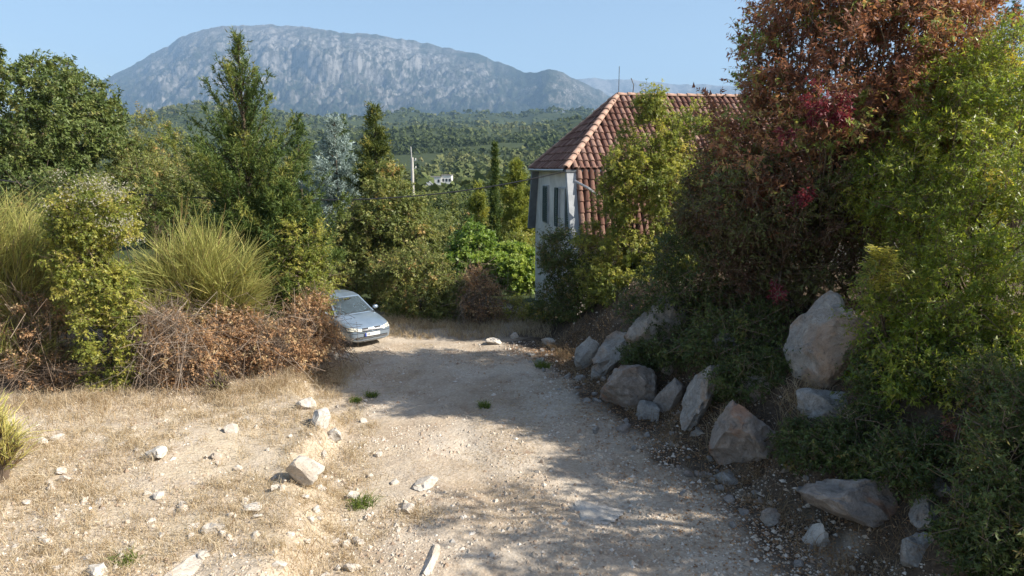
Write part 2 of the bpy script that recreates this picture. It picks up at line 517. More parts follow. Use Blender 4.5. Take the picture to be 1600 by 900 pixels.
M_white = plain('white_plaster', (.72, .71, .68), .85, .2, var=.08, scale=1.2)
M_dark = plain('dark_opening', (.03, .03, .035), .5, .3, var=.2)
M_greyroof = plain('grey_roof', (.30, .27, .25), .8, .2, var=.15)
def valley_house():
    c = at(686, 288, 350); gzc = g1(c[0], c[1])
    root = empty('valley_house', (c[0], c[1], gzc), 'long white flat-roofed house far below in the wooded valley', 'house')
    for k, (x0, x1, y0, h) in enumerate([(-6.8, 1.2, 0, 4.2), (1.25, 6.3, .8, 5.0)]):
        a = Acc(); a.box(((x0 + x1) / 2, y0 + 4, h / 2), (x1 - x0, 8, h)); a.build('wall', M_white, root)
        a = Acc(); a.box(((x0 + x1) / 2, y0 + 4, h + .14), (x1 - x0 + .6, 8.6, .26)); a.build('roof', M_greyroof, root)
        for q in range(3):
            wx = x0 + (q + .5) * (x1 - x0) / 3
            a = Acc(); a.box((wx, y0 - .02, h * .52), (.95, .12, 1.4)); a.build('window', M_dark, root)
    a = Acc(); a.box((-9.4, 6, 1.6), (2.6, 5, 3.2)); a.build('shed', M_greyroof, root)
valley_house()
rng = np.random.default_rng(8)
M_tile_far = plain('far_tiles', (.35, .17, .11), .8, .2)
for k in range(16):
    px = rng.choice([rng.uniform(440, 640), rng.uniform(470, 800)])
    Yh = rng.uniform(5060, 5500)
    Xh = (px - 800) / FPX * Yh
    col_i = int(np.argmin(np.abs(tan_az - Xh / Yh)))
    row_i = int(np.clip((Yh - 5000) / (crest_Y[col_i] - 5000) * (NT - 13), 0, NT - 13))
    Zh = ZZ[row_i, col_i]
    root = empty('village_house', (Xh, Yh, Zh - 1), 'tiny white village house at the foot of the mountain', 'house', 'white village houses at the mountain foot', rng.uniform(-.5, .5))
    w = rng.uniform(12, 24); h = rng.uniform(8, 13)
    a = Acc(); a.box((0, 0, h / 2), (w, 10, h)); a.build('wall', M_white, root)
    a = Acc(); a.add([(-w / 2 - .5, -5.5, h), (w / 2 + .5, -5.5, h), (w / 2 + .5, 0, h + 3), (-w / 2 - .5, 0, h + 3), (w / 2 + .5, 5.5, h), (-w / 2 - .5, 5.5, h)], [[0, 1, 2, 3], [3, 2, 4, 5]])
    a.build('roof', M_tile_far, root)

# ------------------------------------------------------------------ the house
def tile_material():
    m, nt, out = newmat('clay_tile')
    oi = nt.nodes.new('ShaderNodeObjectInfo')
    f = math_(nt, 'FRACT', math_(nt, 'ADD', attr(nt, 'tint'), oi.outputs['Random']))
    c = ramp(nt, [(0, (.12, .056, .042)), (.35, (.165, .082, .062)), (.7, (.215, .118, .092)), (1, (.28, .175, .14))], f)
    pos = geopos(nt)
    n = noise(nt, 7, 6, .65, pos)
    c = mixc(nt, ramp(nt, [(.45, (0, 0, 0)), (.72, (.75, .75, .75))], n.outputs[0]), c, (.11, .075, .055))
    n2 = noise(nt, 2.0, 4, .6, pos)
    c = mixc(nt, ramp(nt, [(.55, (0, 0, 0)), (.75, (.45, .45, .45))], n2.outputs[0]), c, (.36, .25, .18))
    principled(nt, out, c, .85, .2, 0, bump(nt, noise(nt, 40, 4, .6, pos).outputs[0], .4, .01))
    return m

def wall_material():
    m, nt, out = newmat('weathered_plaster')
    pos = geopos(nt)
    n = noise(nt, 1.1, 7, .65, pos, .5)
    mp = nt.nodes.new('ShaderNodeMapping'); mp.inputs['Scale'].default_value = (5, 5, .7); nt.links.new(pos, mp.inputs[0])
    st = noise(nt, 1.0, 5, .6, mp.outputs[0])
    c = ramp(nt, [(.3, (.50, .48, .44)), (.6, (.72, .70, .66))], n.outputs[0])
    c = mixc(nt, ramp(nt, [(.55, (0, 0, 0)), (.8, (.5, .5, .5))], st.outputs[0]), c, (.30, .28, .25))
    principled(nt, out, c, .9, .15, 0, bump(nt, noise(nt, 25, 5, .6, pos).outputs[0], .3, .01))
    return m

M_tile = tile_material()
M_wall = wall_material()
M_trim = plain('grey_trim', (.42, .44, .46), .8, .2, var=.15, scale=3)
M_darktrim = plain('fascia_and_band_shade', (.18, .195, .21), .8, .2, var=.2, scale=3)  # dark grey fascia; also paints the shade onto the back verge band
M_shutter = plain('green_shutter', (.045, .075, .075), .6, .3, var=.25, scale=8)
M_metal = plain('galvanised_metal', (.42, .42, .42), .45, .5, .6, var=.15)
M_cable = plain('black_cable', (.03, .03, .032), .5, .3)

def arc_tile(r1, r2, ln, th=.018, seg=6, flat=.9):
    a = np.linspace(np.pi, 0, seg + 1)
    lo = np.stack([r1 * np.cos(a), a * 0, r1 * np.sin(a) * flat], 1)
    up = np.stack([r2 * np.cos(a), a * 0 + ln, r2 * np.sin(a) * flat], 1)
    inn = np.stack([(r1 - th) * np.cos(a), a * 0, (r1 - th) * np.sin(a) * flat], 1)
    V = np.concatenate([lo, up, inn]); n = seg + 1
    F = [[k, k + 1, n + k + 1, n + k] for k in range(seg)] + [[2 * n + k, 2 * n + k + 1, k + 1, k] for k in range(seg)]
    return V, np.array(F)

HY0 = 24.0
_c = at(884, 265, HY0)
house = empty('tiled_house', (_c[0], _c[1], -.25), 'white house with red clay tiled hip roof behind tall shrubs', 'house', rz=R(8.5))
EZ = _c[2] + .25                      # eave height in the house's own frame
RZ = at(962, 151, 27.9)[2] + .25      # ridge
LEN, DEP, HIP = 13.0, 7.0, 2.85
MZ, MOUT = EZ - 2.6, .95              # foot of the steep lower roof

def build_house():
    rng = np.random.default_rng(21)
    GU = .34                                            # the gable wall stands back from the roof edge
    # walls
    a = Acc()
    v0, v1 = .12, DEP - .12
    a.add([(GU, -.55, -1.3), (GU, DEP + .55, -1.3), (GU, DEP + .55, MZ), (GU, v1, EZ - .05), (GU, v0, EZ - .05), (GU, -.55, MZ)], np.array([[0, 1, 2, 5], [5, 2, 3, 4]]))
    a.build('gable_wall', M_wall, house)
    a = Acc(); a.box(((GU + LEN) / 2 + .01, -.55 + .1, MZ / 2 - .65), (LEN - GU, .2, MZ + 1.28)); a.build('front_wall', M_wall, house)
    a = Acc(); a.box(((GU + LEN) / 2 + .01, DEP + .45, MZ / 2 - .65), (LEN - GU, .2, MZ + 1.28)); a.build('back_wall', M_wall, house)
    a = Acc(); a.box((LEN - .1, DEP / 2, EZ / 2 - .05), (.2, DEP + .6, EZ - .1)); a.build('end_wall', M_wall, house)
    # bands along the edges of the steep lower roof, proud of the gable wall; the back one's shade is in its colour
    for s, mt in ((0, M_trim), (1, M_darktrim)):
        y_t, y_b = (.0, -MOUT) if s == 0 else (DEP, DEP + MOUT)
        k = .26 if s == 0 else -.26
        P = [(.03, y_t, EZ - .04), (.03, y_b, MZ - .1), (.03, y_b + k, MZ - .1), (.03, y_t + k, EZ - .04)]
        Q = [(GU + .02, p[1], p[2]) for p in P]
        a = Acc(); a.add(P + Q, [[0, 1, 2, 3], [7, 6, 5, 4], [0, 4, 5, 1], [1, 5, 6, 2], [2, 6, 7, 3], [3, 7, 4, 0]])
        a.build('verge_band', mt, house)
    # windows with shutters on the gable
    for (yc, leaf_open) in ((5.0, False), (1.85, True)):
        w = bpy.data.objects.new('window', None); link(w, house); w.location = (GU, yc, MZ + 1.15)
        a = Acc(); a.box((.03, 0, 0), (.05, .95, 1.45)); a.build('pane', M_dark, w)
        a = Acc()
        for yy, zz, dy, dz in ((0, .76, 1.1, .08), (0, -.76, 1.1, .08), (.51, 0, .08, 1.44), (-.51, 0, .08, 1.44)):
            a.box((-.02, yy, zz), (.1, dy, dz))
        a.build('window_frame', M_trim, w)
        for s in (-1, 1):
            cy = s * (.99 if leaf_open else .24)
            sh = Acc()
            for yy in (-.22, .22): sh.box((-.06, cy + yy, 0), (.05, .06, 1.5))
            for zz in (-.72, 0, .72): sh.box((-.06, cy, zz), (.05, .38, .07))
            for q in range(18):
                zz = -.65 + q * .077
                sh.box((-.055, cy, zz), (.02, .4, .062))
            sh.build('shutter', M_shutter, w)
    # roof body (hip roof over steep lower slopes)
    roof = Acc()
    o = 0.0
    A, B, C, D = (0, 0, EZ), (LEN, 0, EZ), (LEN, DEP, EZ), (0, DEP, EZ)
    E, Fp = (HIP, DEP / 2, RZ), (LEN - HIP, DEP / 2, RZ)
    roof.add([A, B, C, D, E, Fp], np.array([[0, 1, 5, 4], [2, 3, 4, 5]]))
    roof.add([A, E, D, tuple(np.array(A) * .5 + np.array(D) * .5)], [[0, 1, 2, 3]])
    roof.add([B, C, Fp, tuple(np.array(B) * .5 + np.array(C) * .5)], [[0, 3, 1, 2]])
    roof.add([(0, 0, EZ - .06), (LEN, 0, EZ - .06), (LEN, DEP, EZ - .06), (0, DEP, EZ - .06)], [[0, 3, 2, 1]])
    for y_t, y_b in ((0, -MOUT), (DEP, DEP + MOUT)):
        roof.add([(GU, y_b, MZ), (LEN, y_b, MZ), (LEN, y_t, EZ - .07), (GU, y_t, EZ - .07)], [[0, 1, 2, 3]])
    pan = plain('clay_pan', (.075, .034, .024), .9, .15, var=.3, scale=9)
    rf = roof.build('roof', pan, house)
    a = Acc(); a.box((-.02, DEP / 2, EZ - .045), (.05, DEP, .09)); a.box((LEN / 2, -.02, EZ - .045), (LEN, .05, .09)); a.build('fascia', M_darktrim, house)
    # tiles
    tv, tf = arc_tile(.108, .092, .47)
    tile_me = mesh_np('roof_tile', tv, tf, M_tile, {'tint': np.full(len(tf), .5)}, False)
    mass = Acc(); singles = 0
    def slope(O, xdir, up, cols, rows, keep, single):
        nonlocal singles
        xdir, up = norm(np.array(xdir, float)), norm(np.array(up, float)); n = np.cross(xdir, up)
        for r in range(rows):
            for c in range(cols):
                p = np.array(O) + xdir * (c + .5) * .225 + up * (r * .405 - .03)
                if not keep(p + up * .22): continue
                jit = rng.normal(0, .008, 3)
                ydir = norm(up * .47 - n * .028 + xdir * rng.normal(0, .006))
                zdir = np.cross(xdir, ydir)
                q = p + n * (.038 + jit[2] * .4) + xdir * jit[0] + up * jit[1] * 1.5
                if single(p) and singles < 300:
                    ob = bpy.data.objects.new('roof_tile', tile_me); link(ob, rf)
                    ob.matrix_basis = Matrix(((xdir[0], ydir[0], zdir[0], q[0]), (xdir[1], ydir[1], zdir[1], q[1]), (xdir[2], ydir[2], zdir[2], q[2]), (0, 0, 0, 1)))
                    singles += 1
                else:
                    Vt = tv @ np.stack([xdir, ydir, zdir]) + q
                    mass.add(Vt, tf, rng.random())
    fr_up = np.array([0, DEP / 2, RZ - EZ]); nrow = int(np.linalg.norm(fr_up) / .405) + 1
    hipu = lambda z: HIP * (z - EZ) / (RZ - EZ)
    inz = lambda p: p[2] < RZ - .02
    front_keep = lambda p: inz(p) and hipu(p[2]) + .05 < p[0] < LEN - hipu(p[2]) - .05
    m_up = np.array([0, MOUT, EZ - .07 - MZ]); mrow = int(np.linalg.norm(m_up) / .405) + 1
    slope((GU, -MOUT, MZ), (1, 0, 0), m_up, int((LEN - GU) / .225), mrow, lambda p: p[2] < EZ - .1, lambda p: p[0] < 1.9 and p[2] > EZ - 2.0)
    slope((0, 0, EZ), (1, 0, 0), fr_up, int(LEN / .225), nrow, front_keep, lambda p: p[0] < 6.3)
    slope((0, DEP, EZ), (0, -1, 0), (HIP, 0, RZ - EZ), int(DEP / .225), nrow, lambda p: inz(p) and hipu(p[2]) * (DEP / 2 / HIP) + .05 < p[1] < DEP - hipu(p[2]) * (DEP / 2 / HIP) - .05, lambda p: False)
    slope((LEN, 0, EZ), (0, 1, 0), (-HIP, 0, RZ - EZ), int(DEP / .225), nrow, lambda p: inz(p) and hipu(p[2]) * (DEP / 2 / HIP) + .05 < p[1] < DEP - hipu(p[2]) * (DEP / 2 / HIP) - .05, lambda p: False)
    slope((LEN, DEP, EZ), (-1, 0, 0), (0, -DEP / 2, RZ - EZ), int(LEN / .225), nrow, front_keep, lambda p: False)
    slope((LEN, DEP + MOUT, MZ), (-1, 0, 0), (0, -MOUT, EZ - .07 - MZ), int((LEN - GU) / .225), mrow, lambda p: p[2] < EZ - .1, lambda p: False)
    tag(mass.build('roof_tiles_mass', M_tile, rf), kind='stuff')
    # hip and ridge caps
    hv, hf = arc_tile(.135, .118, .46, .02, 6, .85)
    cap_mat = plain('cap_tile', (.36, .235, .18), .85, .2, var=.35, scale=5)
    cap_me = mesh_np('ridge_tile', hv, hf, cap_mat)
    def caps(p0, p1):
        p0, p1 = np.array(p0, float), np.array(p1, float); L = np.linalg.norm(p1 - p0); y = (p1 - p0) / L
        x = norm(np.cross(y, np.array([0, 0, 1.0]))); z = np.cross(x, y)
        for k in range(int(L / .41) + 1):
            q = p0 + y * (k * .41) + z * (.06 + rng.normal(0, .006))
            y2 = norm(y - z * .045 + x * rng.normal(0, .02)); z2 = np.cross(x, y2)
            ob = bpy.data.objects.new('ridge_tile', cap_me); link(ob, rf)
            ob.matrix_basis = Matrix(((x[0], y2[0], z2[0], q[0]), (x[1], y2[1], z2[1], q[1]), (x[2], y2[2], z2[2], q[2]), (0, 0, 0, 1)))
    caps(A, E); caps(D, E); caps(E, Fp); caps(B, Fp); caps(C, Fp)
    # gutter pipe sticking out at the corner
    a = Acc(); a.tube([(GU - .1, -.35, EZ - .38), (.62, -.75, EZ - .62), (1.0, -.9, EZ - .92)], .045, 6); a.build('drain_pipe', M_metal, house)
    a = Acc(); a.tube([(-.05, .0, EZ - .02), (-.06, DEP * .5, EZ - .03), (-.05, DEP, EZ - .02)], .05, 6); a.build('gutter', M_metal, house)
    # aerials
    M = house
    a = Acc(); a.tube([(HIP + .05, DEP / 2, RZ), (HIP + .05, DEP / 2, RZ + 1.15)], .012, 4); a.build('antenna_mast', M_cable, M)
    a = Acc(); a.tube([(HIP + .62, DEP / 2, RZ), (HIP + .66, DEP / 2, RZ + .45), (HIP + .55, DEP / 2 + .02, RZ + .72)], .016, 4); a.build('antenna_stub', M_cable, M)
build_house()

# ------------------------------------------------------------------ cables and pole
def cable(name, label, pts, sag, r=.014):
    a = Acc()
    for p, q, s in zip(pts[:-1], pts[1:], sag):
        t = np.linspace(0, 1, 22)[:, None]
        L = np.asarray(p)[None] * (1 - t) + np.asarray(q)[None] * t
        L[:, 2] -= s * 4 * (t * (1 - t))[:, 0]
        a.tube(L, r, 5)
    o = a.build(name, M_cable, None, pts[0]); o.location = pts[0]
    return tag(o, label, 'cable')
pA = at(882, 268, HY0 - .1); pB = at(480, 312, 22.5); pC = at(-260, 240, 19)
cable('power_cable', 'black overhead cable sagging from the house corner across the trees', [pA, pB, pC], [.28, .35], .022)
import mathutils
def hpt(u, v, z):
    return np.array(house.matrix_basis @ Vector((u, v, z)))
cable('roof_cable', 'thin dark wire running down the shaded hip of the tiled roof', [hpt(HIP - .35, DEP / 2, RZ - .25), hpt(.1, 1.7, EZ + .12), hpt(-.02, .6, EZ + .02)], [-.1, 0], .012)

M_conc = plain('concrete', (.46, .44, .41), .85, .2, var=.15, scale=2)
pb = at(645, 300, 58); pt = at(645, 246, 58)
gb = g1(pb[0], pb[1])
pole = empty('utility_pole', (pb[0], pb[1], gb), 'pale concrete utility pole rising above the trees beside the conifers', 'utility pole')
a = Acc(); a.tube([(0, 0, 0), (0, 0, pt[2] - gb)], [.17, .13], 8); a.build('shaft', M_conc, pole, smooth=True)
a = Acc(); a.tube([(-.03, 0, pt[2] - gb - .05), (-.08, 0, at(643, 229, 58)[2] - gb)], .05, 6); a.build('mast', M_metal, pole)
for zz in (-.25, -.9):
    a = Acc(); a.box((.12, 0, pt[2] - gb + zz), (.42, .08, .08)); cr_ = a.build('cross_bracket', M_metal, pole)
    a = Acc(); a.tube([(.3, 0, pt[2] - gb + zz + .04), (.3, 0, pt[2] - gb + zz + .2)], .045, 6); a.build('insulator', M_white, pole)

# ------------------------------------------------------------------ the car
def car_paint():
    m, nt, out = newmat('silver_blue_paint')
    n = noise(nt, 3, 4, .6, objco(nt))
    c = ramp(nt, [(.3, (.22, .29, .37)), (.7, (.28, .35, .43))], n.outputs[0])
    sep = nt.nodes.new('ShaderNodeSeparateXYZ'); nt.links.new(objco(nt), sep.inputs[0])
    # road dust on the sills and bumper
    d = math_(nt, 'MULTIPLY', math_(nt, 'SUBTRACT', .5, sep.outputs[2]), 1.5, True)
    d = math_(nt, 'MULTIPLY', d, n.outputs[0])
    c = mixc(nt, d, c, (.42, .36, .28))
    p = principled(nt, out, c, .34, .5, .45)
    p.inputs['Coat Weight'].default_value = .6; p.inputs['Coat Roughness'].default_value = .12
    return m

def glass_mat(name, tint, rough=.03):
    m, nt, out = newmat(name)
    p = principled(nt, out, tint, rough, .5)
    p.inputs['Transmission Weight'].default_value = .85
    p.inputs['IOR'].default_value = 1.3
    return m

def build_car():
    f = ground_at(587, 541)
    car = empty('parked_car', (f[0] - .1, f[1], f[2] + .01), 'silver blue hatchback parked nose out beside the dry brambles', 'car', rz=R(41))
    car.scale = (.95, .95, .91)
    paint = car_paint(); black = plain('black_plastic', (.022, .022, .024), .6, .3); rub = plain('tyre_rubber', (.03, .028, .026), .9, .1)
    # lower body loft: distance back, half width, bottom, shoulder, top at centre line
    st = [(-.02, .50, .20, .56, .58), (.03, .66, .165, .62, .65), (.16, .755, .16, .68, .715), (.42, .805, .18, .75, .80), (.75, .822, .18, .82, .875), (1.02, .825, .18, .885, .93), (1.25, .825, .18, .915, .945),
          (2.0, .825, .18, .93, .94), (2.9, .825, .18, .955, .96), (3.35, .805, .19, .965, .97), (3.66, .74, .22, .95, .96), (3.80, .62, .28, .90, .92), (3.84, .46, .34, .8, .82)]
    ring = []
    for y, w, zb, zs, zt in st:
        h = [(0, zb), (.8 * w, zb), (.97 * w, zb + .10), (1.0 * w, zb + (zs - zb) * .45), (.985 * w, zb + (zs - zb) * .8), (.93 * w, zs), (.55 * w, zs + (zt - zs) * .75), (0, zt)]
        ring.append([(x, y, z) for x, z in h] + [(-x, y, z) for x, z in h[-2:0:-1]])
    n = len(ring[0])
    bm = bmesh.new()
    vs = [[bm.verts.new(p) for p in r] for r in ring]
    for a_, b_ in zip(vs[:-1], vs[1:]):
        for k in range(n):
            bm.faces.new((a_[k], a_[(k + 1) % n], b_[(k + 1) % n], b_[k]))
    bm.faces.new(vs[0][::-1]); bm.faces.new(vs[-1])
    bmesh.ops.recalc_face_normals(bm, faces=bm.faces)
    me = bpy.data.meshes.new('body'); bm.to_mesh(me); bm.free()
    me.materials.append(paint)
    body = link(bpy.data.objects.new('body', me), car)
    sub = body.modifiers.new('sub', 'SUBSURF'); sub.levels = sub.render_levels = 2
    cut = []
    for sx in (-1, 1):
        for wy in (.78, 3.22):
            bm = bmesh.new(); bmesh.ops.create_cone(bm, cap_ends=True, segments=28, radius1=.335, radius2=.335, depth=.44, matrix=Matrix.Translation((sx * .76, wy, .30)) @ Matrix.Rotation(R(90), 4, 'Y'))
            cme = bpy.data.meshes.new('cut'); bm.to_mesh(cme); bm.free()
            co = link(bpy.data.objects.new('cut', cme), car); cut.append(co)
            b = body.modifiers.new('arch', 'BOOLEAN'); b.operation = 'DIFFERENCE'; b.object = co; b.solver = 'EXACT'
    bpy.context.view_layer.update()
    dg = bpy.context.evaluated_depsgraph_get()
    nm = bpy.data.meshes.new_from_object(body.evaluated_get(dg))
    body.modifiers.clear(); body.data = nm
    for p in nm.polygons: p.use_smooth = True
    nm.set_sharp_from_angle(angle=R(40))
    for co in cut: bpy.data.objects.remove(co)
    # greenhouse: pillars and roof with real openings, panes set in them
    lo = [(.70, 1.02, .90), (.775, 1.9, .93), (.775, 2.75, .94), (.66, 3.62, .96)]
    hi = [(.545, 1.80, 1.385), (.565, 2.2, 1.425), (.56, 2.8, 1.415), (.52, 3.25, 1.36)]
    bm = bmesh.new()
    L = {}
    for s in (1, -1):
        for k in range(4):
            L[s, k, 0] = bm.verts.new((s * lo[k][0], lo[k][1], lo[k][2])); L[s, k, 1] = bm.verts.new((s * hi[k][0], hi[k][1], hi[k][2]))
    wf = []
    for s in (1, -1):
        for k in range(3):
            wf.append(('side_window', bm.faces.new([L[s, k, 0], L[s, k + 1, 0], L[s, k + 1, 1], L[s, k, 1]])))
    m_lo, m_hi = bm.verts.new((0, .90, .925)), bm.verts.new((0, 1.70, 1.405))
    r_lo, r_hi = bm.verts.new((0, 3.72, .98)), bm.verts.new((0, 3.32, 1.38))
    ws = [bm.faces.new([L[1, 0, 0], L[1, 0, 1], m_hi, m_lo]), bm.faces.new([m_lo, m_hi, L[-1, 0, 1], L[-1, 0, 0]])]
    rs = [bm.faces.new([L[1, 3, 1], L[1, 3, 0], r_lo, r_hi]), bm.faces.new([r_hi, r_lo, L[-1, 3, 0], L[-1, 3, 1]])]
    tops = [m_hi] + [bm.verts.new((0, hi[k][1], hi[k][2] + .025)) for k in (1, 2)] + [r_hi]
    for s in (1, -1):
        for k in range(3):
            q = [L[s, k, 1], L[s, k + 1, 1], tops[k + 1], tops[k]]
            bm.faces.new(q)
    bmesh.ops.recalc_face_normals(bm, faces=bm.faces)
    panes = []
    for grp, nm_, th in (([ws], 'windscreen', .05), ([rs], 'rear_window', .07), ([[f_] for _, f_ in wf], 'side_window', .045)):
        for faces in grp:
            bmesh.ops.inset_region(bm, faces=faces, thickness=th, use_boundary=True, use_even_offset=True)
            panes.append((nm_, [[tuple(v.co) for v in f_.verts] for f_ in faces]))
            bmesh.ops.delete(bm, geom=faces, context='FACES_ONLY')
    me = bpy.data.meshes.new('cabin'); bm.to_mesh(me); bm.free(); me.materials.append(paint)
    cab = link(bpy.data.objects.new('cabin_roof', me), car)
    gl = glass_mat('car_glass', (.28, .36, .40))
    for nm_, faces in panes:
        a = Acc()
        for q in faces:
            a.add(q, [[0, 1, 2, 3]])
        a.build(nm_, gl, car)
    # cabin inside
    cloth = plain('seat_cloth', (.09, .09, .10), .9, .1)
    a = Acc(); a.box((0, 1.22, .86), (1.36, .42, .13)); a.build('dashboard', black, car)
    for s in (-1, 1):
        a = Acc()
        a.add([(s * .36 + dx, y, z) for dx in (-.24, .24) for y, z in ((2.12, .5), (2.36, 1.08), (2.46, 1.08), (2.26, .5))], [[0, 1, 2, 3], [7, 6, 5, 4], [0, 4, 5, 1], [1, 5, 6, 2], [2, 6, 7, 3]])
        a.box((s * .36, 2.42, 1.2), (.26, .1, .2)); a.build('seat', cloth, car)
    a = Acc(); t = np.linspace(0, 2 * np.pi, 21)
    a.tube(np.stack([.36 + .18 * np.cos(t), 1.52 - .07 * np.sin(t), .95 + .16 * np.sin(t)], 1), .016, 6); a.build('steering_wheel', black, car)
    a = Acc(); a.box((0, 1.55, 1.33), (.22, .03, .07)); a.build('rear_view_mirror', black, car)
    # a panel that follows the nose: x across, z up, out = how far proud
    from mathutils.bvhtree import BVHTree
    bvh = BVHTree.FromPolygons([v.co for v in nm.vertices], [p.vertices for p in nm.polygons])
    def nose(x, z):
        h = bvh.ray_cast(Vector((x, -2, z)), Vector((0, 1, 0)))
        return h[0].y if h[0] is not None else .2
    def patch(name, xs, zf, out, mat, th=.012):
        a = Acc(); xs = np.asarray(xs)
        for x0, x1 in zip(xs[:-1], xs[1:]):
            q = []
            for x, k in ((x0, 0), (x1, 0), (x1, 1), (x0, 1)):
                z = zf(x)[k]; q.append((x, nose(x, z) - out, z))
            b = [(p[0], p[1] + th + out, p[2]) for p in q]
            a.add(q + b, [[0, 1, 2, 3], [4, 7, 6, 5], [0, 4, 5, 1], [1, 5, 6, 2], [2, 6, 7, 3], [3, 7, 4, 0]])
        return a.build(name, mat, car)
    chrome = plain('chrome', (.75, .75, .76), .2, .5, .9, var=.03)
    lamp, lnt, lo_ = newmat('headlight_lens')
    lp = principled(lnt, lo_, (.62, .60, .50), .15, .5); lp.inputs['Coat Weight'].default_value = .8
    for s in (-1, 1):
        xs = np.linspace(.34, .735, 9) * s
        def zf(x):
            q = (abs(x) - .34) / .395
            return (.545 + .03 * q, .60 + .085 * q ** .7 - .02 * q ** 4)
        hl = patch('headlight', xs, zf, .022, lamp)
        a = Acc(); t = np.linspace(0, 2 * np.pi, 15); cx = s * .52
        a.tube(np.stack([cx + .048 * np.cos(t), np.full(15, nose(cx, .60) - .026), .60 + .042 * np.sin(t)], 1), .008, 5); rg = a.build('reflector_ring', chrome, hl)
    M_bar = patch('grille_bar', np.linspace(-.32, .32, 11), lambda x: (.555, .60), .03, chrome)
    for s in (-1, 1):
        for z0 in (.612, .532):
            patch('grille_slot', np.linspace(.10, .325, 5) * s, lambda x: (z0, z0 + .02), .024, black)
    a = Acc(); t = np.linspace(0, 2 * np.pi, 21)
    a.tube(np.stack([.042 * np.cos(t), np.full(21, nose(0, .58) - .042), .58 + .042 * np.sin(t)], 1), .006, 5)
    a.box((0, nose(0, .58) - .042, .58), (.09, .008, .01)); a.build('emblem', chrome, car)
    patch('bumper_groove', np.linspace(-.70, .70, 23), lambda x: (.478, .49), .006, black)
    patch('lower_intake', np.linspace(-.56, .56, 17), lambda x: (.275, .365 - .02 * abs(x)), .008, black)
    for z0 in (.295, .322):
        patch('intake_bar', np.linspace(-.54, .54, 17), lambda x: (z0, z0 + .008), .014, M_metal)
    patch('bumper_lip', np.linspace(-.66, .66, 17), lambda x: (.235, .268), .02, paint)
    # number plate
    pl_m = plain('plate_white', (.78, .78, .76), .4, .4, var=.04); bl = plain('plate_blue', (.02, .06, .35), .4, .4, var=.1)
    a = Acc(); a.box((0, nose(0, .43) - .03, .425), (.52, .012, .112)); pl = a.build('number_plate', pl_m, car)
    a = Acc(); a.box((-.237, nose(0, .43) - .038, .425), (.046, .006, .112)); a.build('blue_band', bl, pl)
    fc_ = bpy.data.curves.new('plate_text', 'FONT'); fc_.body = 'BR'; fc_.size = .1; fc_.extrude = .001
    to = bpy.data.objects.new('plate_text', fc_); link(to); bpy.context.view_layer.update()
    tme = bpy.data.meshes.new_from_object(to.evaluated_get(bpy.context.evaluated_depsgraph_get())); bpy.data.objects.remove(to)
    tme.materials.append(plain('plate_ink', (.08, .08, .09), .6, .2))
    tx = link(bpy.data.objects.new('lettering', tme), pl)
    tx.location = (-.19, nose(0, .43) - .0395, .392); tx.rotation_euler = (R(90), 0, 0)
    # wheels
    for sx in (-1, 1):
        for wy in (.78, 3.22):
            w = bpy.data.objects.new('wheel', None); link(w, car); w.location = (sx * .70, wy, .285)
            a = Acc(); t = np.linspace(0, 2 * np.pi, 33)
            prof = [(-.085, .19), (-.09, .25), (-.07, .283), (.07, .283), (.09, .25), (.085, .19)]
            Vw = np.array([[x, r * math.cos(q), r * math.sin(q)] for q in t[:-1] for x, r in prof]); k6 = len(prof)
            Fw = [[q * k6 + p_, q * k6 + p_ + 1, ((q + 1) % 32) * k6 + p_ + 1, ((q + 1) % 32) * k6 + p_] for q in range(32) for p_ in range(k6 - 1)]
            a.add(Vw, Fw); a.build('tyre', rub, w, smooth=True)
            a = Acc(); x = sx * .06
            Vr = [(x, 0, 0)] + [(x + (0.015 * sx if q % 2 else 0), .2 * math.cos(q * math.pi / 12), .2 * math.sin(q * math.pi / 12)) for q in range(24)]
            a.add(Vr, [[0, 1 + 2 * q, 2 + 2 * q, 1 + (2 * q + 2) % 24] for q in range(12)]); a.build('rim', M_metal, w)
    # mirrors
    for s in (-1, 1):
        bm = bmesh.new(); bmesh.ops.create_uvsphere(bm, u_segments=14, v_segments=8, radius=1)
        bmesh.ops.scale(bm, vec=(.105, .07, .072), verts=bm.verts); bmesh.ops.translate(bm, vec=(s * .90, 1.32, .985), verts=bm.verts)
        me = bpy.data.meshes.new('mirror'); bm.to_mesh(me); bm.free(); me.materials.append(paint)
        for p in me.polygons: p.use_smooth = True
        mo = link(bpy.data.objects.new('wing_mirror', me), car)
        a = Acc(); a.box((s * .80, 1.32, .95), (.12, .04, .03)); a.build('mirror_arm', black, mo)
    for s in (-1, 1):
        a = Acc(); a.tube([(s * .1, .98, .935), (s * .1 + .25, 1.03, .97), (s * .1 + .48, 1.13, 1.0)] if s > 0 else [(-.42, .97, .93), (-.2, .99, .965), (.05, 1.06, 1.0)], .009, 4); a.build('wiper', black, car)
build_car()

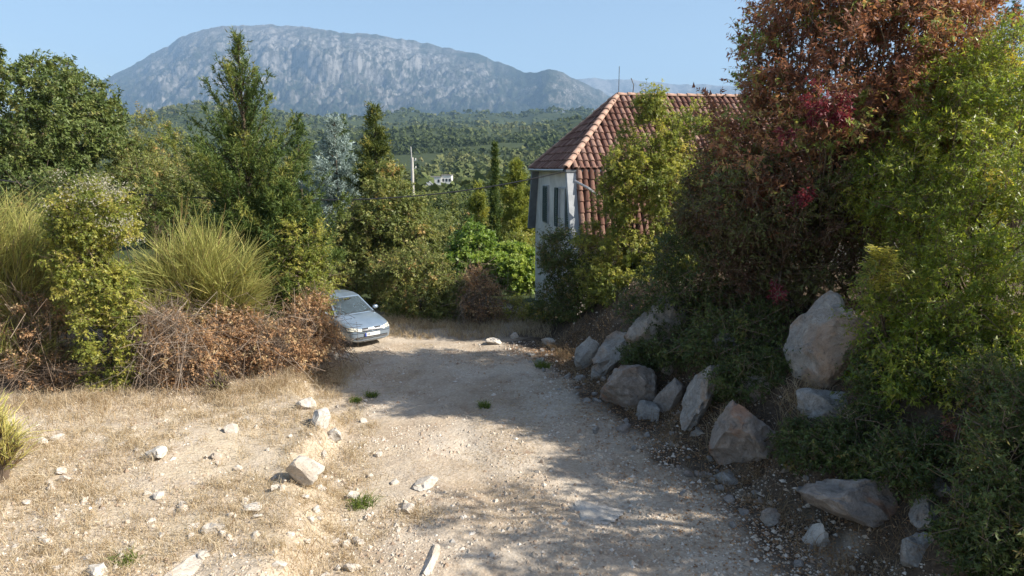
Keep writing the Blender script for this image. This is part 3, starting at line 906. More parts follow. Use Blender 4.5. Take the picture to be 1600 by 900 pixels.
# ------------------------------------------------------------------ rocks
def rock_material(name, base=(.45, .43, .395), stain=(.42, .26, .15), amount=.55, dark=.45, lo=.45):
    m, nt, out = newmat(name)
    pos = geopos(nt)
    n1 = noise(nt, 3.0, 10, .72, pos, .9); n2 = noise(nt, 14, 6, .7, pos); n3 = noise(nt, 1.1, 5, .6, pos, .8)
    c = ramp(nt, [(.3, tuple(v * lo for v in base)), (.45, tuple(v * (.6 + .4 * lo) for v in base)), (.58, base), (.72, tuple(min(.8, v * 1.5) for v in base))], n1.outputs[0])
    c = mixc(nt, ramp(nt, [(.5, (0, 0, 0)), (.62, (amount,) * 3)], n3.outputs[0]), c, stain)
    c = mixc(nt, ramp(nt, [(.56, (0, 0, 0)), (.68, (dark,) * 3)], n2.outputs[0]), c, (.09, .085, .075))
    n4 = noise(nt, 5, 6, .7, pos, 1.2)
    seam = math_(nt, 'ABSOLUTE', math_(nt, 'SUBTRACT', n4.outputs[0], .5))
    sk = ramp(nt, [(0, (.55, .55, .55)), (.018, (0, 0, 0))], seam)
    c = mixc(nt, sk, c, (.11, .095, .08))
    b = bump(nt, n1.outputs[0], 1.0, .12 if lo < .6 else .035)
    b = bump(nt, n4.outputs[0], .5, .04 if lo < .6 else .012, b)
    b = bump(nt, n2.outputs[0], .9, .03 if lo < .6 else .01, b)
    principled(nt, out, c, .9, .2, 0, b)
    return m

M_rock = rock_material('bank_limestone')
M_rockred = rock_material('reddish_limestone', (.42, .37, .325), (.38, .21, .13), .8, .3)
M_rockpale = rock_material('pale_limestone', (.56, .52, .46), (.42, .33, .24), .5, .15, .6)

def rock_mesh(name, seed, sub=4, cuts=15, rough=.07, mat=None):
    bm = bmesh.new(); bmesh.ops.create_icosphere(bm, subdivisions=sub, radius=1)
    P = np.array([v.co for v in bm.verts]); F = np.array([[v.index for v in f.verts] for f in bm.faces]); bm.free()
    rng = np.random.default_rng(seed)
    P = P * (1 + .42 * fbm(P[:, 0] * 1.1 + seed, P[:, 1] * 1.1, P[:, 2] * 1.1, 3, seed))[:, None]
    for k in range(cuts):
        n = rdir(rng, 1)[0]; d = rng.uniform(.42, .84)
        e = np.maximum(0, P @ n - d)
        P = P - e[:, None] * n[None] * .92
    if sub > 2:
        P = P * (1 + rough * fbm(P[:, 0] * 3 + seed, P[:, 1] * 3, P[:, 2] * 3, 4, seed + 5)
                 - .10 * np.abs(fbm(P[:, 0] * 4.5, P[:, 1] * 4.5, P[:, 2] * 4.5 + seed, 3, seed + 9)) - .05 * (np.abs(vnoise(P[:, 0] * 2.2 + 3, P[:, 1] * 2.2, P[:, 2] * 2.2, seed + 11)) < .06))[:, None]
    ext = np.abs(P).max(0)
    P = P / ext
    return mesh_np(name, P, F, mat, None, False)

def boulder(name, label, px0, py0, px1, py1, Y, seed, mat, tilt=(0, 0, 0), deep=.8, group='boulders bedded in the rocky bank', cat='boulder', Yoff=.15):
    Y = ground_at((px0 + px1) / 2, py1 - .12 * (py1 - py0))[1] + (.2 if Yoff else 0)
    c = at((px0 + px1) / 2, (py0 + py1) / 2, Y)
    w, h = (px1 - px0) / 2 * mpp(Y), (py1 - py0) / 2 * mpp(Y)
    o = bpy.data.objects.new(name, rock_mesh(name, seed, 4 if max(px1 - px0, py1 - py0) > 70 else 3, mat=mat))
    k = 1.14 if Yoff else 1.02
    o.location = c + np.array([0, Yoff + (.12 if Yoff else 0), -.12 * h if Yoff else 0]); o.scale = (w * k, max(w, h) * deep * k, h * k * 1.04); o.rotation_euler = tuple(R(t) for t in tilt)
    link(o)
    return tag(o, label, cat, group)

boulder('boulder', 'largest grey boulder overhung by the bright green bush', 1238, 462, 1362, 634, 11.3, 7, M_rock, (0, 12, 20), .7)
boulder('boulder', 'broad pinkish brown boulder at the foot of the bank beside the track', 1112, 625, 1238, 748, 11.3, 13, M_rockred, (0, -8, 0), .8)
boulder('boulder', 'long low boulder with reddish underside below the green bush', 1272, 752, 1452, 850, 9.3, 23, M_rockred, (0, 9, 0), .6)
boulder('boulder', 'cracked grey boulder leaning on the end of the long low boulder', 1428, 786, 1504, 848, 9.2, 33, M_rock, (0, 0, 30), .8)
boulder('boulder', 'pale squat boulder at the lower edge below the green bush', 1408, 852, 1494, 925, 8.3, 43, M_rock, (0, 5, 10), .8)
boulder('boulder', 'small yellowish boulder under the long low boulder', 1264, 834, 1314, 886, 8.9, 53, M_rockpale, (0, -10, 0), .8)
boulder('boulder', 'rounded boulder with orange earth stain halfway along the bank', 946, 570, 1034, 650, 14.3, 63, M_rockred, (0, 0, 15), .7)
boulder('boulder', 'slanting pale slab behind the orange stained boulder', 938, 518, 994, 594, 15.4, 73, M_rock, (0, 38, 10), .55)
boulder('boulder', 'flat slanting slab at the far end of the rocky bank', 892, 534, 950, 588, 16.2, 83, M_rock, (0, 40, 0), .5)
boulder('boulder', 'tall pointed pale slab leaning back among the shrubs', 1000, 460, 1092, 566, 14.9, 93, M_rock, (0, 33, -10), .5)
boulder('boulder', 'narrow upright slanting slab in the middle of the bank', 1068, 562, 1126, 684, 12.6, 103, M_rock, (0, 24, 0), .6)
boulder('boulder', 'grey boulder high up in the dark undergrowth', 1134, 430, 1208, 486, 13.6, 113, M_rock, (0, -15, 0), .7)
boulder('boulder', 'brown earthy boulder between two grey slabs', 1032, 598, 1074, 658, 13.6, 123, M_rockred, (0, 20, 0), .7)
boulder('boulder', 'block shaped blue grey stone on the track edge below the pinkish boulder', 1184, 790, 1222, 824, 9.85, 133, M_rock, (0, 0, 20), .8, Yoff=0)
boulder('boulder', 'low outcrop hidden in dark shrubs above the narrow slab', 1110, 520, 1170, 580, 13.2, 143, M_rock, (0, 10, 0), .7)
for lab, x0, y0, x1, y1, sd in (('small slab wedged under the far slanting slab', 918, 572, 958, 604, 211), ('low grey rock under the orange stained boulder', 985, 632, 1040, 668, 212), ('dark wedge of rock below the tall pointed slab', 1036, 556, 1080, 596, 213),
                                ('grey rock in front of the narrow slab', 1080, 668, 1128, 706, 214), ('half buried block above the pinkish boulder', 1176, 590, 1236, 640, 215), ('knobbly rock between the pinkish and the long low boulder', 1238, 700, 1296, 756, 216),
                                ('rock shelf under the largest boulder', 1262, 622, 1350, 672, 217), ('brown rock at the toe of the bank by the block shaped stone', 1222, 760, 1270, 800, 218), ('low rock beside the small yellowish boulder', 1310, 862, 1380, 900, 219),
                                ('flat rock on the track edge below the pinkish boulder', 1120, 744, 1170, 772, 220), ('grey rock behind the cracked grey boulder', 1470, 760, 1540, 800, 221)):
    boulder('boulder', lab, x0, y0, x1, y1, 10, sd, M_rockred if sd % 3 == 0 else M_rock, (0, (sd * 37) % 50 - 25, 0), .8)
boulder('boulder', 'angular white rock lying alone on the sunny verge', 440, 710, 504, 762, 11.45, 157, M_rockpale, (0, 22, -15), .7, 'pale rocks on the sunny verge', 'rock', 0)
boulder('boulder', 'smooth white rock half buried in dry grass', 226, 692, 267, 718, 12.25, 163, M_rockpale, (0, 4, 0), .8, 'pale rocks on the sunny verge', 'rock', 0)
for lab, x0, y0, x1, y1, Y, sd in (('thin white ledge of rock along the edge of the verge', 462, 606, 500, 640, 15.2, 171), ('short white ledge below the thin ledge on the verge', 486, 630, 518, 668, 14.2, 172), ('jagged pinkish rock at the end of the white ledges', 508, 660, 534, 690, 13.1, 173),
                               ('white outcrop stones in the grass in front of the car', 498, 536, 548, 566, 18.2, 174), ('flat white bedrock streak in the lower verge', 240, 840, 296, 925, 8.8, 175), ('round white stone at the bottom edge of the verge', 128, 878, 172, 905, 8.5, 176),
                               ('white bedrock hump flush with the track', 658, 836, 690, 882, 8.95, 177), ('broad pale bedrock hump in the sunlit track', 640, 730, 684, 760, 11.15, 178), ('wide pale bedrock hump in the dappled shade', 880, 764, 980, 806, 10.3, 179),
                               ('upright pale stone at the far end of the track', 796, 514, 814, 530, 21.2, 180), ('flat pale stone at the far end of the track', 756, 526, 788, 538, 20.9, 181), ('flat stone under the dark shrub by the house', 842, 524, 872, 540, 20.6, 182)):
    flat = 'bedrock' in lab
    o = boulder('boulder', lab, x0, y0, x1, y1, Y, sd, M_rockpale, (0, 8, 20) if not flat else (0, 0, 0), .9, 'pale rocks on the sunny verge' if x1 < 560 else 'pale rocks in the track', 'rock', 0)
    if flat:
        o.scale = (o.scale[0], (y1 - y0) / 2 * mpp(Y) * 2.1, .10)
    o.location[2] = g1(o.location[0], o.location[1]) + o.scale[2] * (-.15 if flat else .4)

# loose stones: each its own object; meshes shared
STONES = [rock_mesh('stone', 300 + k, 2, 7, 0, None) for k in range(7)]
M_stone = rock_material('loose_stone', (.56, .51, .445), (.44, .34, .25), .5, .08, .7)
M_stonegrey = rock_material('loose_grey_stone', (.40, .38, .35), (.36, .26, .20), .4, .3)
for me in STONES: me.materials.append(M_stone)
STONES_G = [m.copy() for m in STONES]
for me in STONES_G: me.materials[0] = M_stonegrey
rng = np.random.default_rng(77)
def stone(X, Y, s, lab, grp, meshes, rg):
    o = bpy.data.objects.new('stone', meshes[rg.integers(len(meshes))])
    sc = s * rg.uniform(.7, 1.25, 3); sc[2] *= .65
    o.scale = sc; o.location = (X, Y, g1(X, Y) + sc[2] * .35); o.rotation_euler = (rg.normal(0, .25), rg.normal(0, .25), rg.uniform(0, 6.3))
    link(o); tag(o, lab, 'stone', grp)
n = 0
while n < 120:
    px, py = rng.uniform(20, 640), rng.uniform(560, 900)
    if py < 640 and px < 460: continue
    dens = .25 + np.exp(-((px - (470 + (py - 620) * .35)) / 90) ** 2) + .8 * np.exp(-((py - 800) / 90) ** 2) * (px < 420)
    if rng.random() > dens * .8: continue
    p = ground_at(px, py); stone(p[0], p[1], rng.uniform(.045, .085) * (1.6 if rng.random() < .16 else 1), 'loose pale stone scattered over the dry sunny verge', 'loose stones on the sunny verge', STONES, rng); n += 1
n = 0
while n < 95:
    Y = rng.uniform(8.2, 19.5); X = toe(Y) + rng.normal(-.15, .55)
    stone(X, Y, rng.uniform(.05, .10) * (1.7 if rng.random() < .15 else 1), 'loose grey stone fallen along the foot of the shaded bank', 'loose stones along the shaded bank', STONES_G, rng); n += 1

def gravel():
    rg = np.random.default_rng(4)
    n = 52000
    Y = 7.2 + 13 * rg.random(n) ** 1.5; X = rg.uniform(-9, 5, n)
    tr = np.minimum(X - shelf(Y) - .4, toe(Y) + .5 - X)
    w = .45 + .55 * sstep(-.6, .4, tr) - .35 * np.exp(-((X + .6) / .8) ** 2) + .4 * np.exp(-((X - shelf(Y) - .5) / .9) ** 2)
    w *= sstep(-.55, .25, fbm(X * .9, Y * .9, seed=60, oct=3))
    k = rg.random(n) < w
    X, Y = X[k], Y[k]; n = len(X)
    s = rg.lognormal(math.log(.014), .55, n); s = np.clip(s, .006, .055)
    oct_ = np.array([[1, 0, 0], [0, 1, 0], [-1, 0, 0], [0, -1, 0], [0, 0, .8], [0, 0, -.6]])
    P = oct_[None] * rg.uniform(.6, 1.4, (n, 6, 1)) * s[:, None, None]
    a = rg.uniform(0, 6.28, n); c, sn = np.cos(a)[:, None], np.sin(a)[:, None]
    P = np.stack([P[..., 0] * c - P[..., 1] * sn, P[..., 0] * sn + P[..., 1] * c, P[..., 2]], -1)
    P[..., 0] += X[:, None]; P[..., 1] += Y[:, None]; P[..., 2] += (gz(X, Y) + s * .05)[:, None]
    f = np.array([[0, 1, 4], [1, 2, 4], [2, 3, 4], [3, 0, 4]])
    F = (f[None] + (np.arange(n) * 6)[:, None, None]).reshape(-1, 3)
    m = leafmat('gravel_mat', [(0, (.30, .22, .16)), (.4, (.42, .35, .27)), (.8, (.52, .46, .38)), (1, (.60, .56, .50))], 0.0, .95, .1)
    me = mesh_np('gravel', P.reshape(-1, 3), F, m, {'tint': np.repeat(rg.random(n), 4)})
    tag(link(bpy.data.objects.new('gravel', me)), 'fine pale gravel scattered over the dirt track and verge', 'gravel', kind='stuff')
gravel()

# ------------------------------------------------------------------ plants
def blob(px, py, rx, ry, Y, dep=None):
    c = at(px, py, Y); k = mpp(Y)
    return (c, np.array([rx * k, dep if dep else min(rx, ry) * k * 1.05, ry * k]))

def gblob(px, py, rx, ry, dep=.45):
    """a clump resting on the ground seen at its foot"""
    return blob(px, py, rx, ry, ground_at(px, min(899, py + ry * .75))[1] + .1, dep)

def sample_clumps(rng, blobs, n, shell=.55, seed=0):
    wt = np.array([(b[1][0] * b[1][2] + b[1][0] * b[1][1]) for b in blobs]); wt /= wt.sum()
    idx = rng.choice(len(blobs), n, p=wt)
    C = np.array([b[0] for b in blobs])[idx]; Rr = np.array([b[1] for b in blobs])[idx]
    d = rdir(rng, n)
    r = shell + (1 - shell) * rng.random(n) ** .6
    r = r * (1 + .16 * fbm(d[:, 0] * 2.2 + seed, d[:, 1] * 2.2, d[:, 2] * 2.2 + idx, 2, seed))
    P = C + d * Rr * r[:, None]
    P[:, 2] = np.maximum(P[:, 2], gz(P[:, 0], P[:, 1]) + .12)
    return P, norm(d / Rr)

def twig_leaves(acc, tw, rng, P, O, cr, ntw, nlf, L, W, up=.35, tint=(.5, .2), droop=.15, clump_tint=None, twcol=.4):
    n = len(P)
    cr = np.broadcast_to(cr, (n,)) * rng.uniform(.65, 1.35, n)
    d = norm(rng.normal(size=(n, ntw, 3)) + O[:, None] * .75 + np.array([0, 0, up]))
    ln = cr[:, None] * rng.uniform(.55, 1.15, (n, ntw))
    s = P[:, None] + rng.normal(size=(n, ntw, 3)) * (cr * .16)[:, None, None]
    e = s + d * ln[..., None]
    if tw is not None:
        L2 = np.stack([s, e], 2).reshape(-1, 2, 3)
        tw.strips(L2, np.broadcast_to(np.array([.011, .004]), (len(L2), 2)), np.full(len(L2), twcol))
    t = rng.uniform(.2, 1.02, (n, ntw, nlf))
    B = s[:, :, None] + d[:, :, None] * (ln[..., None] * t)[..., None]
    B[..., 2] += (ln[..., None] * t * (1 - t) * .28)
    side = norm(np.cross(np.broadcast_to(d[:, :, None], B.shape), rng.normal(size=B.shape)))
    D = norm(d[:, :, None] * .55 + side * .95 + np.array([0, 0, -droop]))
    N = norm(np.array([0, 0, 1.0]) + .65 * rng.normal(size=B.shape) + O[:, None, None] * .35)
    ct = rng.normal(tint[0], tint[1] * .8, n) if clump_tint is None else clump_tint
    T = np.clip(ct[:, None, None] + rng.normal(0, tint[1] * .5, (n, ntw, 1)) + rng.normal(0, tint[1] * .45, (n, ntw, nlf)), 0, 1)
    m = n * ntw * nlf
    sz = rng.uniform(.6, 1.2, m)
    acc.leaves(B.reshape(-1, 3), D.reshape(-1, 3), N.reshape(-1, 3), L * sz, W * sz * rng.uniform(.8, 1.2, m), T.ravel())

def limbs(acc, rng, base, P, nl, r0, fork=.3, stems=1, tint=.4):
    cen = P.mean(0)
    base = np.asarray(base)
    for s in range(stems):
        b = base + (rng.normal(0, .25, 3) * [1, 1, 0] if stems > 1 else 0)
        top = base * (1 - fork) + cen * fork + (rng.normal(0, .3, 3) if stems > 1 else rng.normal(0, .08, 3))
        rr = r0 / math.sqrt(stems)
        mid = (b + top) / 2 + rng.normal(0, .06, 3)
        acc.tube([b - [0, 0, .15], mid, top], [rr * 1.15, rr, rr * .8], 7, tint)
        sel = rng.choice(len(P), min(len(P), max(3, nl // stems)), replace=False)
        for k in sel:
            e = P[k]; L = np.linalg.norm(e - top)
            m1 = top + (e - top) * .4 + np.array([0, 0, .10 * L]) + rng.normal(0, .05 * L, 3)
            m2 = top + (e - top) * .75 + np.array([0, 0, .08 * L]) + rng.normal(0, .04 * L, 3)
            acc.tube([top, m1, m2, e], np.array([.55, .34, .2, .07]) * rr, 4, tint)

def plant(name, label, cat, blobs, base, mat, seed, ncl, cr, ntw, nlf, L, W, trunk=.08, fork=.3, stems=1, nl=14, group=None, shell=.5, up=.35, tint=(.5, .2), droop=.15, bark=None, tintfn=None, extra=None):
    rng = np.random.default_rng(seed)
    b = np.array([base[0], base[1], g1(base[0], base[1])])
    P, O = sample_clumps(rng, blobs, ncl, shell, seed)
    root = empty(name, b, label, cat, group)
    tr, cw = Acc(), Acc()
    limbs(tr, rng, b, P, nl, trunk, fork, stems)
    ct = None if tintfn is None else tintfn(P, rng)
    tws = Acc()
    twig_leaves(cw, tws, rng, P, O, cr, ntw, nlf, L, W, up, tint, droop, ct)
    tr.build('trunk', bark or M_bark, root, b, True)
    tws.build('twigs', M_twig, root, b)
    cw.build('crown', mat, root, b)
    if extra: extra(root, b, rng)
    return root

G = lambda *st: st
ML_oak = leafmat('oak_leaf', [(0, (0.049, 0.075, 0.020)), (.4, (0.094, 0.133, 0.036)), (.7, (0.155, 0.191, 0.054)), (1, (0.260, 0.250, 0.076))], .22, .5, .3)
ML_ash = leafmat('ash_leaf', [(0, (0.091, 0.144, 0.020)), (.4, (0.173, 0.236, 0.032)), (.75, (0.304, 0.338, 0.052)), (1, (0.507, 0.423, 0.069))], .42, .42, .45)
ML_red = leafmat('rust_leaf', [(0, (0.086, 0.043, 0.033)), (.35, (0.197, 0.087, 0.059)), (.62, (0.330, 0.150, 0.084)), (.8, (0.426, 0.235, 0.122)), (.9, (0.267, 0.282, 0.084)), (1, (0.205, 0.267, 0.068))], .30, .6, .25)
ML_crim = leafmat('crimson_leaf', [(0, (0.080, 0.012, 0.023)), (.5, (0.176, 0.025, 0.045)), (1, (0.264, 0.060, 0.072))], .35, .5, .3)
ML_yel = leafmat('yellow_green_leaf', [(0, (0.099, 0.136, 0.031)), (.4, (0.207, 0.244, 0.052)), (.75, (0.374, 0.363, 0.077)), (1, (0.426, 0.370, 0.112))], .40, .5, .35)
ML_dark = leafmat('dark_leaf', [(0, (0.038, 0.059, 0.016)), (.5, (0.080, 0.115, 0.029)), (.85, (0.151, 0.176, 0.046)), (1, (0.283, 0.193, 0.065))], .25, .5, .35)
ML_bramble = leafmat('bramble_leaf', [(0, (0.086, 0.116, 0.032)), (.5, (0.191, 0.222, 0.065)), (.8, (0.327, 0.302, 0.097)), (1, (0.459, 0.284, 0.114))], .32, .5, .3)
ML_dry = leafmat('dry_leaf', [(0, (.18, .10, .055)), (.4, (.35, .205, .11)), (.75, (.48, .31, .175)), (1, (.50, .40, .23))], .25, .8, .15)
ML_fig = leafmat('bright_leaf', [(0, (0.082, 0.138, 0.026)), (.5, (0.173, 0.262, 0.046)), (1, (0.326, 0.386, 0.079))], .40, .45, .4)
ML_con = leafmat('juniper_needle', [(0, (0.037, 0.067, 0.016)), (.5, (0.076, 0.117, 0.026)), (.8, (0.144, 0.174, 0.036)), (1, (0.236, 0.220, 0.049))], .15, .6, .25)
ML_blue = leafmat('blue_cedar_needle', [(0, (0.112, 0.150, 0.131)), (.5, (0.237, 0.306, 0.288)), (1, (0.413, 0.500, 0.481))], .12, .6, .25)
ML_spruce = leafmat('spruce_needle', [(0, (0.041, 0.059, 0.017)), (.5, (0.082, 0.112, 0.028)), (.85, (0.178, 0.190, 0.039)), (1, (0.328, 0.262, 0.056))], .2, .6, .25)
ML_pine = leafmat('pine_needle', [(0, (0.109, 0.143, 0.023)), (.5, (0.203, 0.232, 0.038)), (1, (0.343, 0.329, 0.059))], .25, .6, .25)
ML_broom = leafmat('broom_rod', [(0, (0.220, 0.139, 0.061)), (.25, (0.188, 0.198, 0.061)), (.6, (0.330, 0.345, 0.102)), (1, (0.593, 0.514, 0.181))], .2, .6, .25)
ML_maroon = leafmat('maroon_leaf', [(0, (.055, .034, .022)), (.35, (.115, .06, .038)), (.55, (.10, .10, .04)), (1, (.16, .19, .06))], .25, .55, .3)
ML_white = leafmat('white_seed_head', [(0, (.24, .23, .17)), (1, (.46, .44, .36))], .3, .8, .1)

# ---- the bank, right of the track
def red_tint(P, rng):
    t = rng.normal(.56, .16, len(P))
    t = np.where(rng.random(len(P)) < .16, .95, t)
    return t - .12 * sstep(4.5, 3, P[:, 2])
RB = [blob(1300, 130, 140, 150, 14.6, 2.2), blob(1420, 60, 120, 150, 15.2, 2.0), blob(1190, 235, 85, 110, 14.6, 1.6), blob(1495, 50, 45, 130, 15.6, 1.2), blob(1330, -30, 120, 90, 15.0, 1.6),
      blob(1215, 70, 42, 70, 14.8, .8), blob(1430, 180, 80, 80, 14.5, 1.3), blob(1150, 285, 60, 55, 14.6, 1.0)]
def red_extra(root, b, rng):
    # upright shoots at the top
    a = Acc(); tw = Acc()
    for k in range(46):
        px = rng.uniform(1175, 1525); py = rng.uniform(-60, 60) if px > 1230 else rng.uniform(20, 120)
        p = at(px, py, rng.uniform(14, 16)); h = rng.uniform(.6, 1.5)
        e = p + np.array([rng.normal(0, .12), rng.normal(0, .12), h])
        q = p - np.array([0, 0, 1.0])
        tw.tube([q, p, e], [.02, .014, .005], 4)
        n = 5
        Pk = p + (e - p) * np.linspace(0, 1, n)[:, None]
        twig_leaves(a, None, rng, Pk, np.tile([[0, 0, 1.0]], (n, 1)), .2, 5, 6, .075, .034, .6, (.6, .15))
    a.build('shoot_leaves', ML_red, root, b); tw.build('shoots', M_bark, root, b)
plant('red_leaf_tree', 'large tree with rust red autumn leaves above the rocky bank', 'tree', RB, (6.8, 15.3), ML_red, 101, 640, .5, 13, 13, .10, .05, .16, .3, 4, 70, shell=.45, up=.6, tintfn=red_tint, extra=red_extra)
plant('smoke_bush', 'crimson leaved bush glowing in front of the rust red tree', 'bush', [blob(1275, 165, 15, 28, 12.6, .25), blob(1305, 182, 22, 8, 12.7, .2), blob(1234, 206, 10, 9, 12.5, .15), blob(1318, 152, 10, 9, 12.8, .15)], (6.5, 14.6), ML_crim, 102, 34, .16, 8, 8, .07, .04, .03, .6, 1, 8, shell=.3)
plant('smoke_bush', 'small crimson sprig low against the dark undergrowth', 'bush', [blob(1255, 312, 16, 9, 12.6, .2), blob(1212, 456, 9, 12, 12.3, .15)], (5.6, 14.4), ML_crim, 103, 16, .14, 7, 8, .06, .034, .03, .5, 1, 8, shell=.3)
AB = [blob(1500, 250, 100, 120, 12.6, 1.3), blob(1570, 400, 120, 170, 11.2, 1.4), blob(1490, 470, 100, 110, 10.9, 1.1), blob(1480, 610, 120, 100, 10.4, 1.0), blob(1570, 150, 90, 80, 12.8, 1.1), blob(1420, 330, 60, 75, 12.4, .9), blob(1400, 640, 55, 80, 10.7, .6), blob(1580, 620, 90, 120, 9.9, 1.0), blob(1390, 520, 50, 60, 10.6, .5), blob(1560, 720, 80, 80, 9.3, .8), blob(1450, 690, 80, 50, 10.0, .6), blob(1380, 300, 50, 60, 12.8, .8)]
plant('ash_bush', 'tall bright green leafy bush spreading over the boulders', 'bush', AB, (7.4, 11.6), ML_ash, 104, 800, .42, 14, 15, .075, .030, .1, .25, 4, 44, shell=.5, up=.3, tint=(.5, .2))
plant('ash_bush', 'yellow green upper bush behind the bright green one', 'bush', [blob(1480, 170, 80, 70, 14.2, 1.0), blob(1560, 250, 90, 90, 14, 1.0), blob(1400, 230, 60, 60, 14.4, .8)], (8.4, 14.2), ML_yel, 105, 190, .42, 12, 13, .08, .035, .07, .3, 2, 16)
def sapling_extra(root, b, rng):
    a = Acc()
    for k in range(60):
        f = k / 60
        p = at(1376, 455 - 62 * f, 10.6) + rng.normal(0, .015, 3)
        ang = k * 2.4; D = np.array([math.cos(ang), math.sin(ang), .35 + .5 * f])
        m = 7; t = np.linspace(.1, 1, m)[:, None]; ln = .34 * (1 - .45 * f)
        B = p + norm(D) * t * ln; S = norm(np.cross(D, [0, 0, 1.0]))
        DD = np.where((np.arange(m) % 2 == 0)[:, None], S, -S) * .8 + norm(D) * .6
        a.leaves(B, DD, np.tile([[0, 0, 1.0]], (m, 1)) + rng.normal(0, .3, (m, 3)), .12, .045, np.full(m, rng.uniform(.7, 1)))
    a.build('leaf_fronds', ML_yel, root, b)
plant('ash_sapling', 'sapling with large yellow green fronds above the largest boulder', 'sapling', [blob(1380, 440, 35, 40, 10.6, .3)], (6.2, 10.9), ML_yel, 106, 20, .25, 6, 9, .08, .032, .02, .4, 1, 6, extra=sapling_extra)
plant('holm_oak_bush', 'dark evergreen bush at the lower corner beside the squat boulder', 'bush', [gblob(1590, 740, 70, 100, .6), gblob(1590, 850, 80, 60, .5), gblob(1545, 800, 55, 60, .5), gblob(1580, 640, 70, 70, .6)], (6.6, 8.6), ML_dark, 107, 220, .3, 12, 12, .06, .028, .05, .3, 3, 16)
plant('oak_tree', 'dark oak behind the rust red tree against the sky', 'tree', [blob(1605, 70, 50, 80, 30, 2.5), blob(1580, 150, 60, 50, 29, 2)], (22.5, 30.5), ML_oak, 108, 130, .7, 12, 12, .14, .07, .16, .3)
for k, (lab, bl, bs, mt, nc) in enumerate((
    ('dark shaded shrub under the rust red tree above the narrow slab', [blob(1150, 540, 75, 60, 13.4, .8), blob(1230, 580, 60, 40, 12.4, .6)], (4.8, 13.2), ML_dark, 120),
    ('dense dark shrub filling the bank below the rust red tree', [blob(1120, 420, 110, 80, 15.4, 1.2), blob(1040, 470, 60, 50, 16.0, .8)], (5.0, 15.8), ML_dark, 190),
    ('maroon and green undergrowth between the rust red tree and the green bush', [blob(1290, 400, 110, 80, 13.8, 1.0), blob(1380, 390, 60, 80, 13.6, .8), blob(1230, 320, 130, 70, 13.9, 1.1)], (6.8, 14.0), ML_maroon, 330),
    ('mixed brown and olive shrub left of the rust red tree', [blob(1130, 330, 70, 80, 15.0, 1.1), blob(1180, 420, 90, 60, 14.4, 1.0)], (5.2, 15.2), ML_maroon, 240),
    ('low dark scrub under the bright green bush beside the largest boulder', [blob(1400, 700, 80, 50, 10.5, .5), blob(1500, 720, 80, 60, 9.8, .6)], (6.2, 10.6), ML_dark, 130))):
    plant('undergrowth_shrub', lab, 'shrub', bl, bs, mt, 120 + k, nc, .42, 12, 12, .075, .036, .05, .3, 3, 16, group='shaded shrubs on the bank', tint=(.56 if mt is ML_maroon else .4, .22))

plant('oak_tree', 'oak crown just beyond the right edge shading the near track', 'tree', [(np.array([9.4, 8.0, 6.4]), np.array([1.8, 1.6, 1.7])), (np.array([8.7, 9.3, 5.0]), np.array([1.3, 1.2, 1.3])), (np.array([8.4, 6.3, 5.2]), np.array([1.7, 1.5, 1.6])), (np.array([7.9, 7.4, 3.6]), np.array([1.2, 1.2, 1.2]))], (9.2, 8.0), ML_oak, 109, 170, .45, 11, 11, .10, .055, .16, .35, 1, 24, shell=.4)
for k, (lab, bl, bs) in enumerate((
    ('dark low shrub above the cracked grey boulder', [gblob(1450, 725, 90, 40), gblob(1390, 735, 60, 34)], (5.6, 9.8)),
    ('dark low shrub above the squat boulder by the corner', [gblob(1560, 880, 60, 50, .4), gblob(1510, 850, 34, 30, .3)], (5.6, 8.2)),
    ('dark green shrub hanging between the pinkish boulder and the long low boulder', [gblob(1320, 705, 55, 34), gblob(1260, 700, 36, 30)], (4.9, 10.6)),
    ('dark shrub between the orange stained boulder and the narrow slab', [gblob(1065, 545, 50, 34), gblob(1010, 560, 36, 24)], (3.6, 14.8)),
    ('dark shrub between the narrow slab and the pinkish boulder', [gblob(1180, 590, 60, 40), gblob(1130, 600, 30, 28)], (4.4, 12.8)),
    ('reddish dry shrub beside the squat boulder', [blob(1515, 800, 40, 30, 8.7, .3)], (5.7, 8.9)))):
    plant('undergrowth_shrub', lab, 'shrub', bl, bs, ML_red if k == 5 else ML_dark, 126 + k * 7, 60 if k == 5 else 130, .24, 11, 11, .06, .028, .03, .3, 3, 10, group='shaded shrubs on the bank', tint=(.4, .2))

# ---- shrubs in front of the house
plant('tall_shrub', 'tallest yellow green shrub reaching above the roof ridge', 'shrub', [blob(1005, 330, 62, 110, 20.7, 1.1), blob(1000, 240, 42, 70, 20.9, .7), blob(1020, 160, 15, 30, 21.0, .3), blob(968, 290, 30, 60, 20.5, .6), blob(1040, 260, 34, 60, 20.9, .6), blob(985, 450, 75, 80, 20.3, 1.1), blob(930, 400, 32, 50, 20.7, .6)], (4.1, 21.2), ML_yel, 131, 460, .38, 13, 12, .095, .048, .07, .35, 3, 30, group='shrubs in front of the house', up=.8, tint=(.48, .2))
plant('tall_shrub', 'olive green shrub between the tallest shrub and the rust red tree', 'shrub', [blob(1085, 240, 42, 65, 21.7, .8), blob(1095, 340, 55, 90, 21.3, 1.0), blob(1060, 420, 60, 90, 20.5, 1.0)], (5.7, 21.6), ML_yel, 132, 320, .42, 13, 12, .095, .048, .06, .35, 3, 22, group='shrubs in front of the house', up=.8, tint=(.36, .17))
plant('tall_shrub', 'low dark shrub hugging the white gable wall', 'shrub', [blob(893, 420, 48, 62, 22.3, .9), blob(925, 480, 62, 42, 21.5, .9), blob(872, 480, 38, 38, 22.5, .7), blob(872, 400, 26, 36, 22.3, .5)], (2.1, 22.4), ML_dark, 133, 230, .4, 13, 12, .08, .04, .05, .3, 3, 18, group='shrubs in front of the house', tint=(.62, .22))

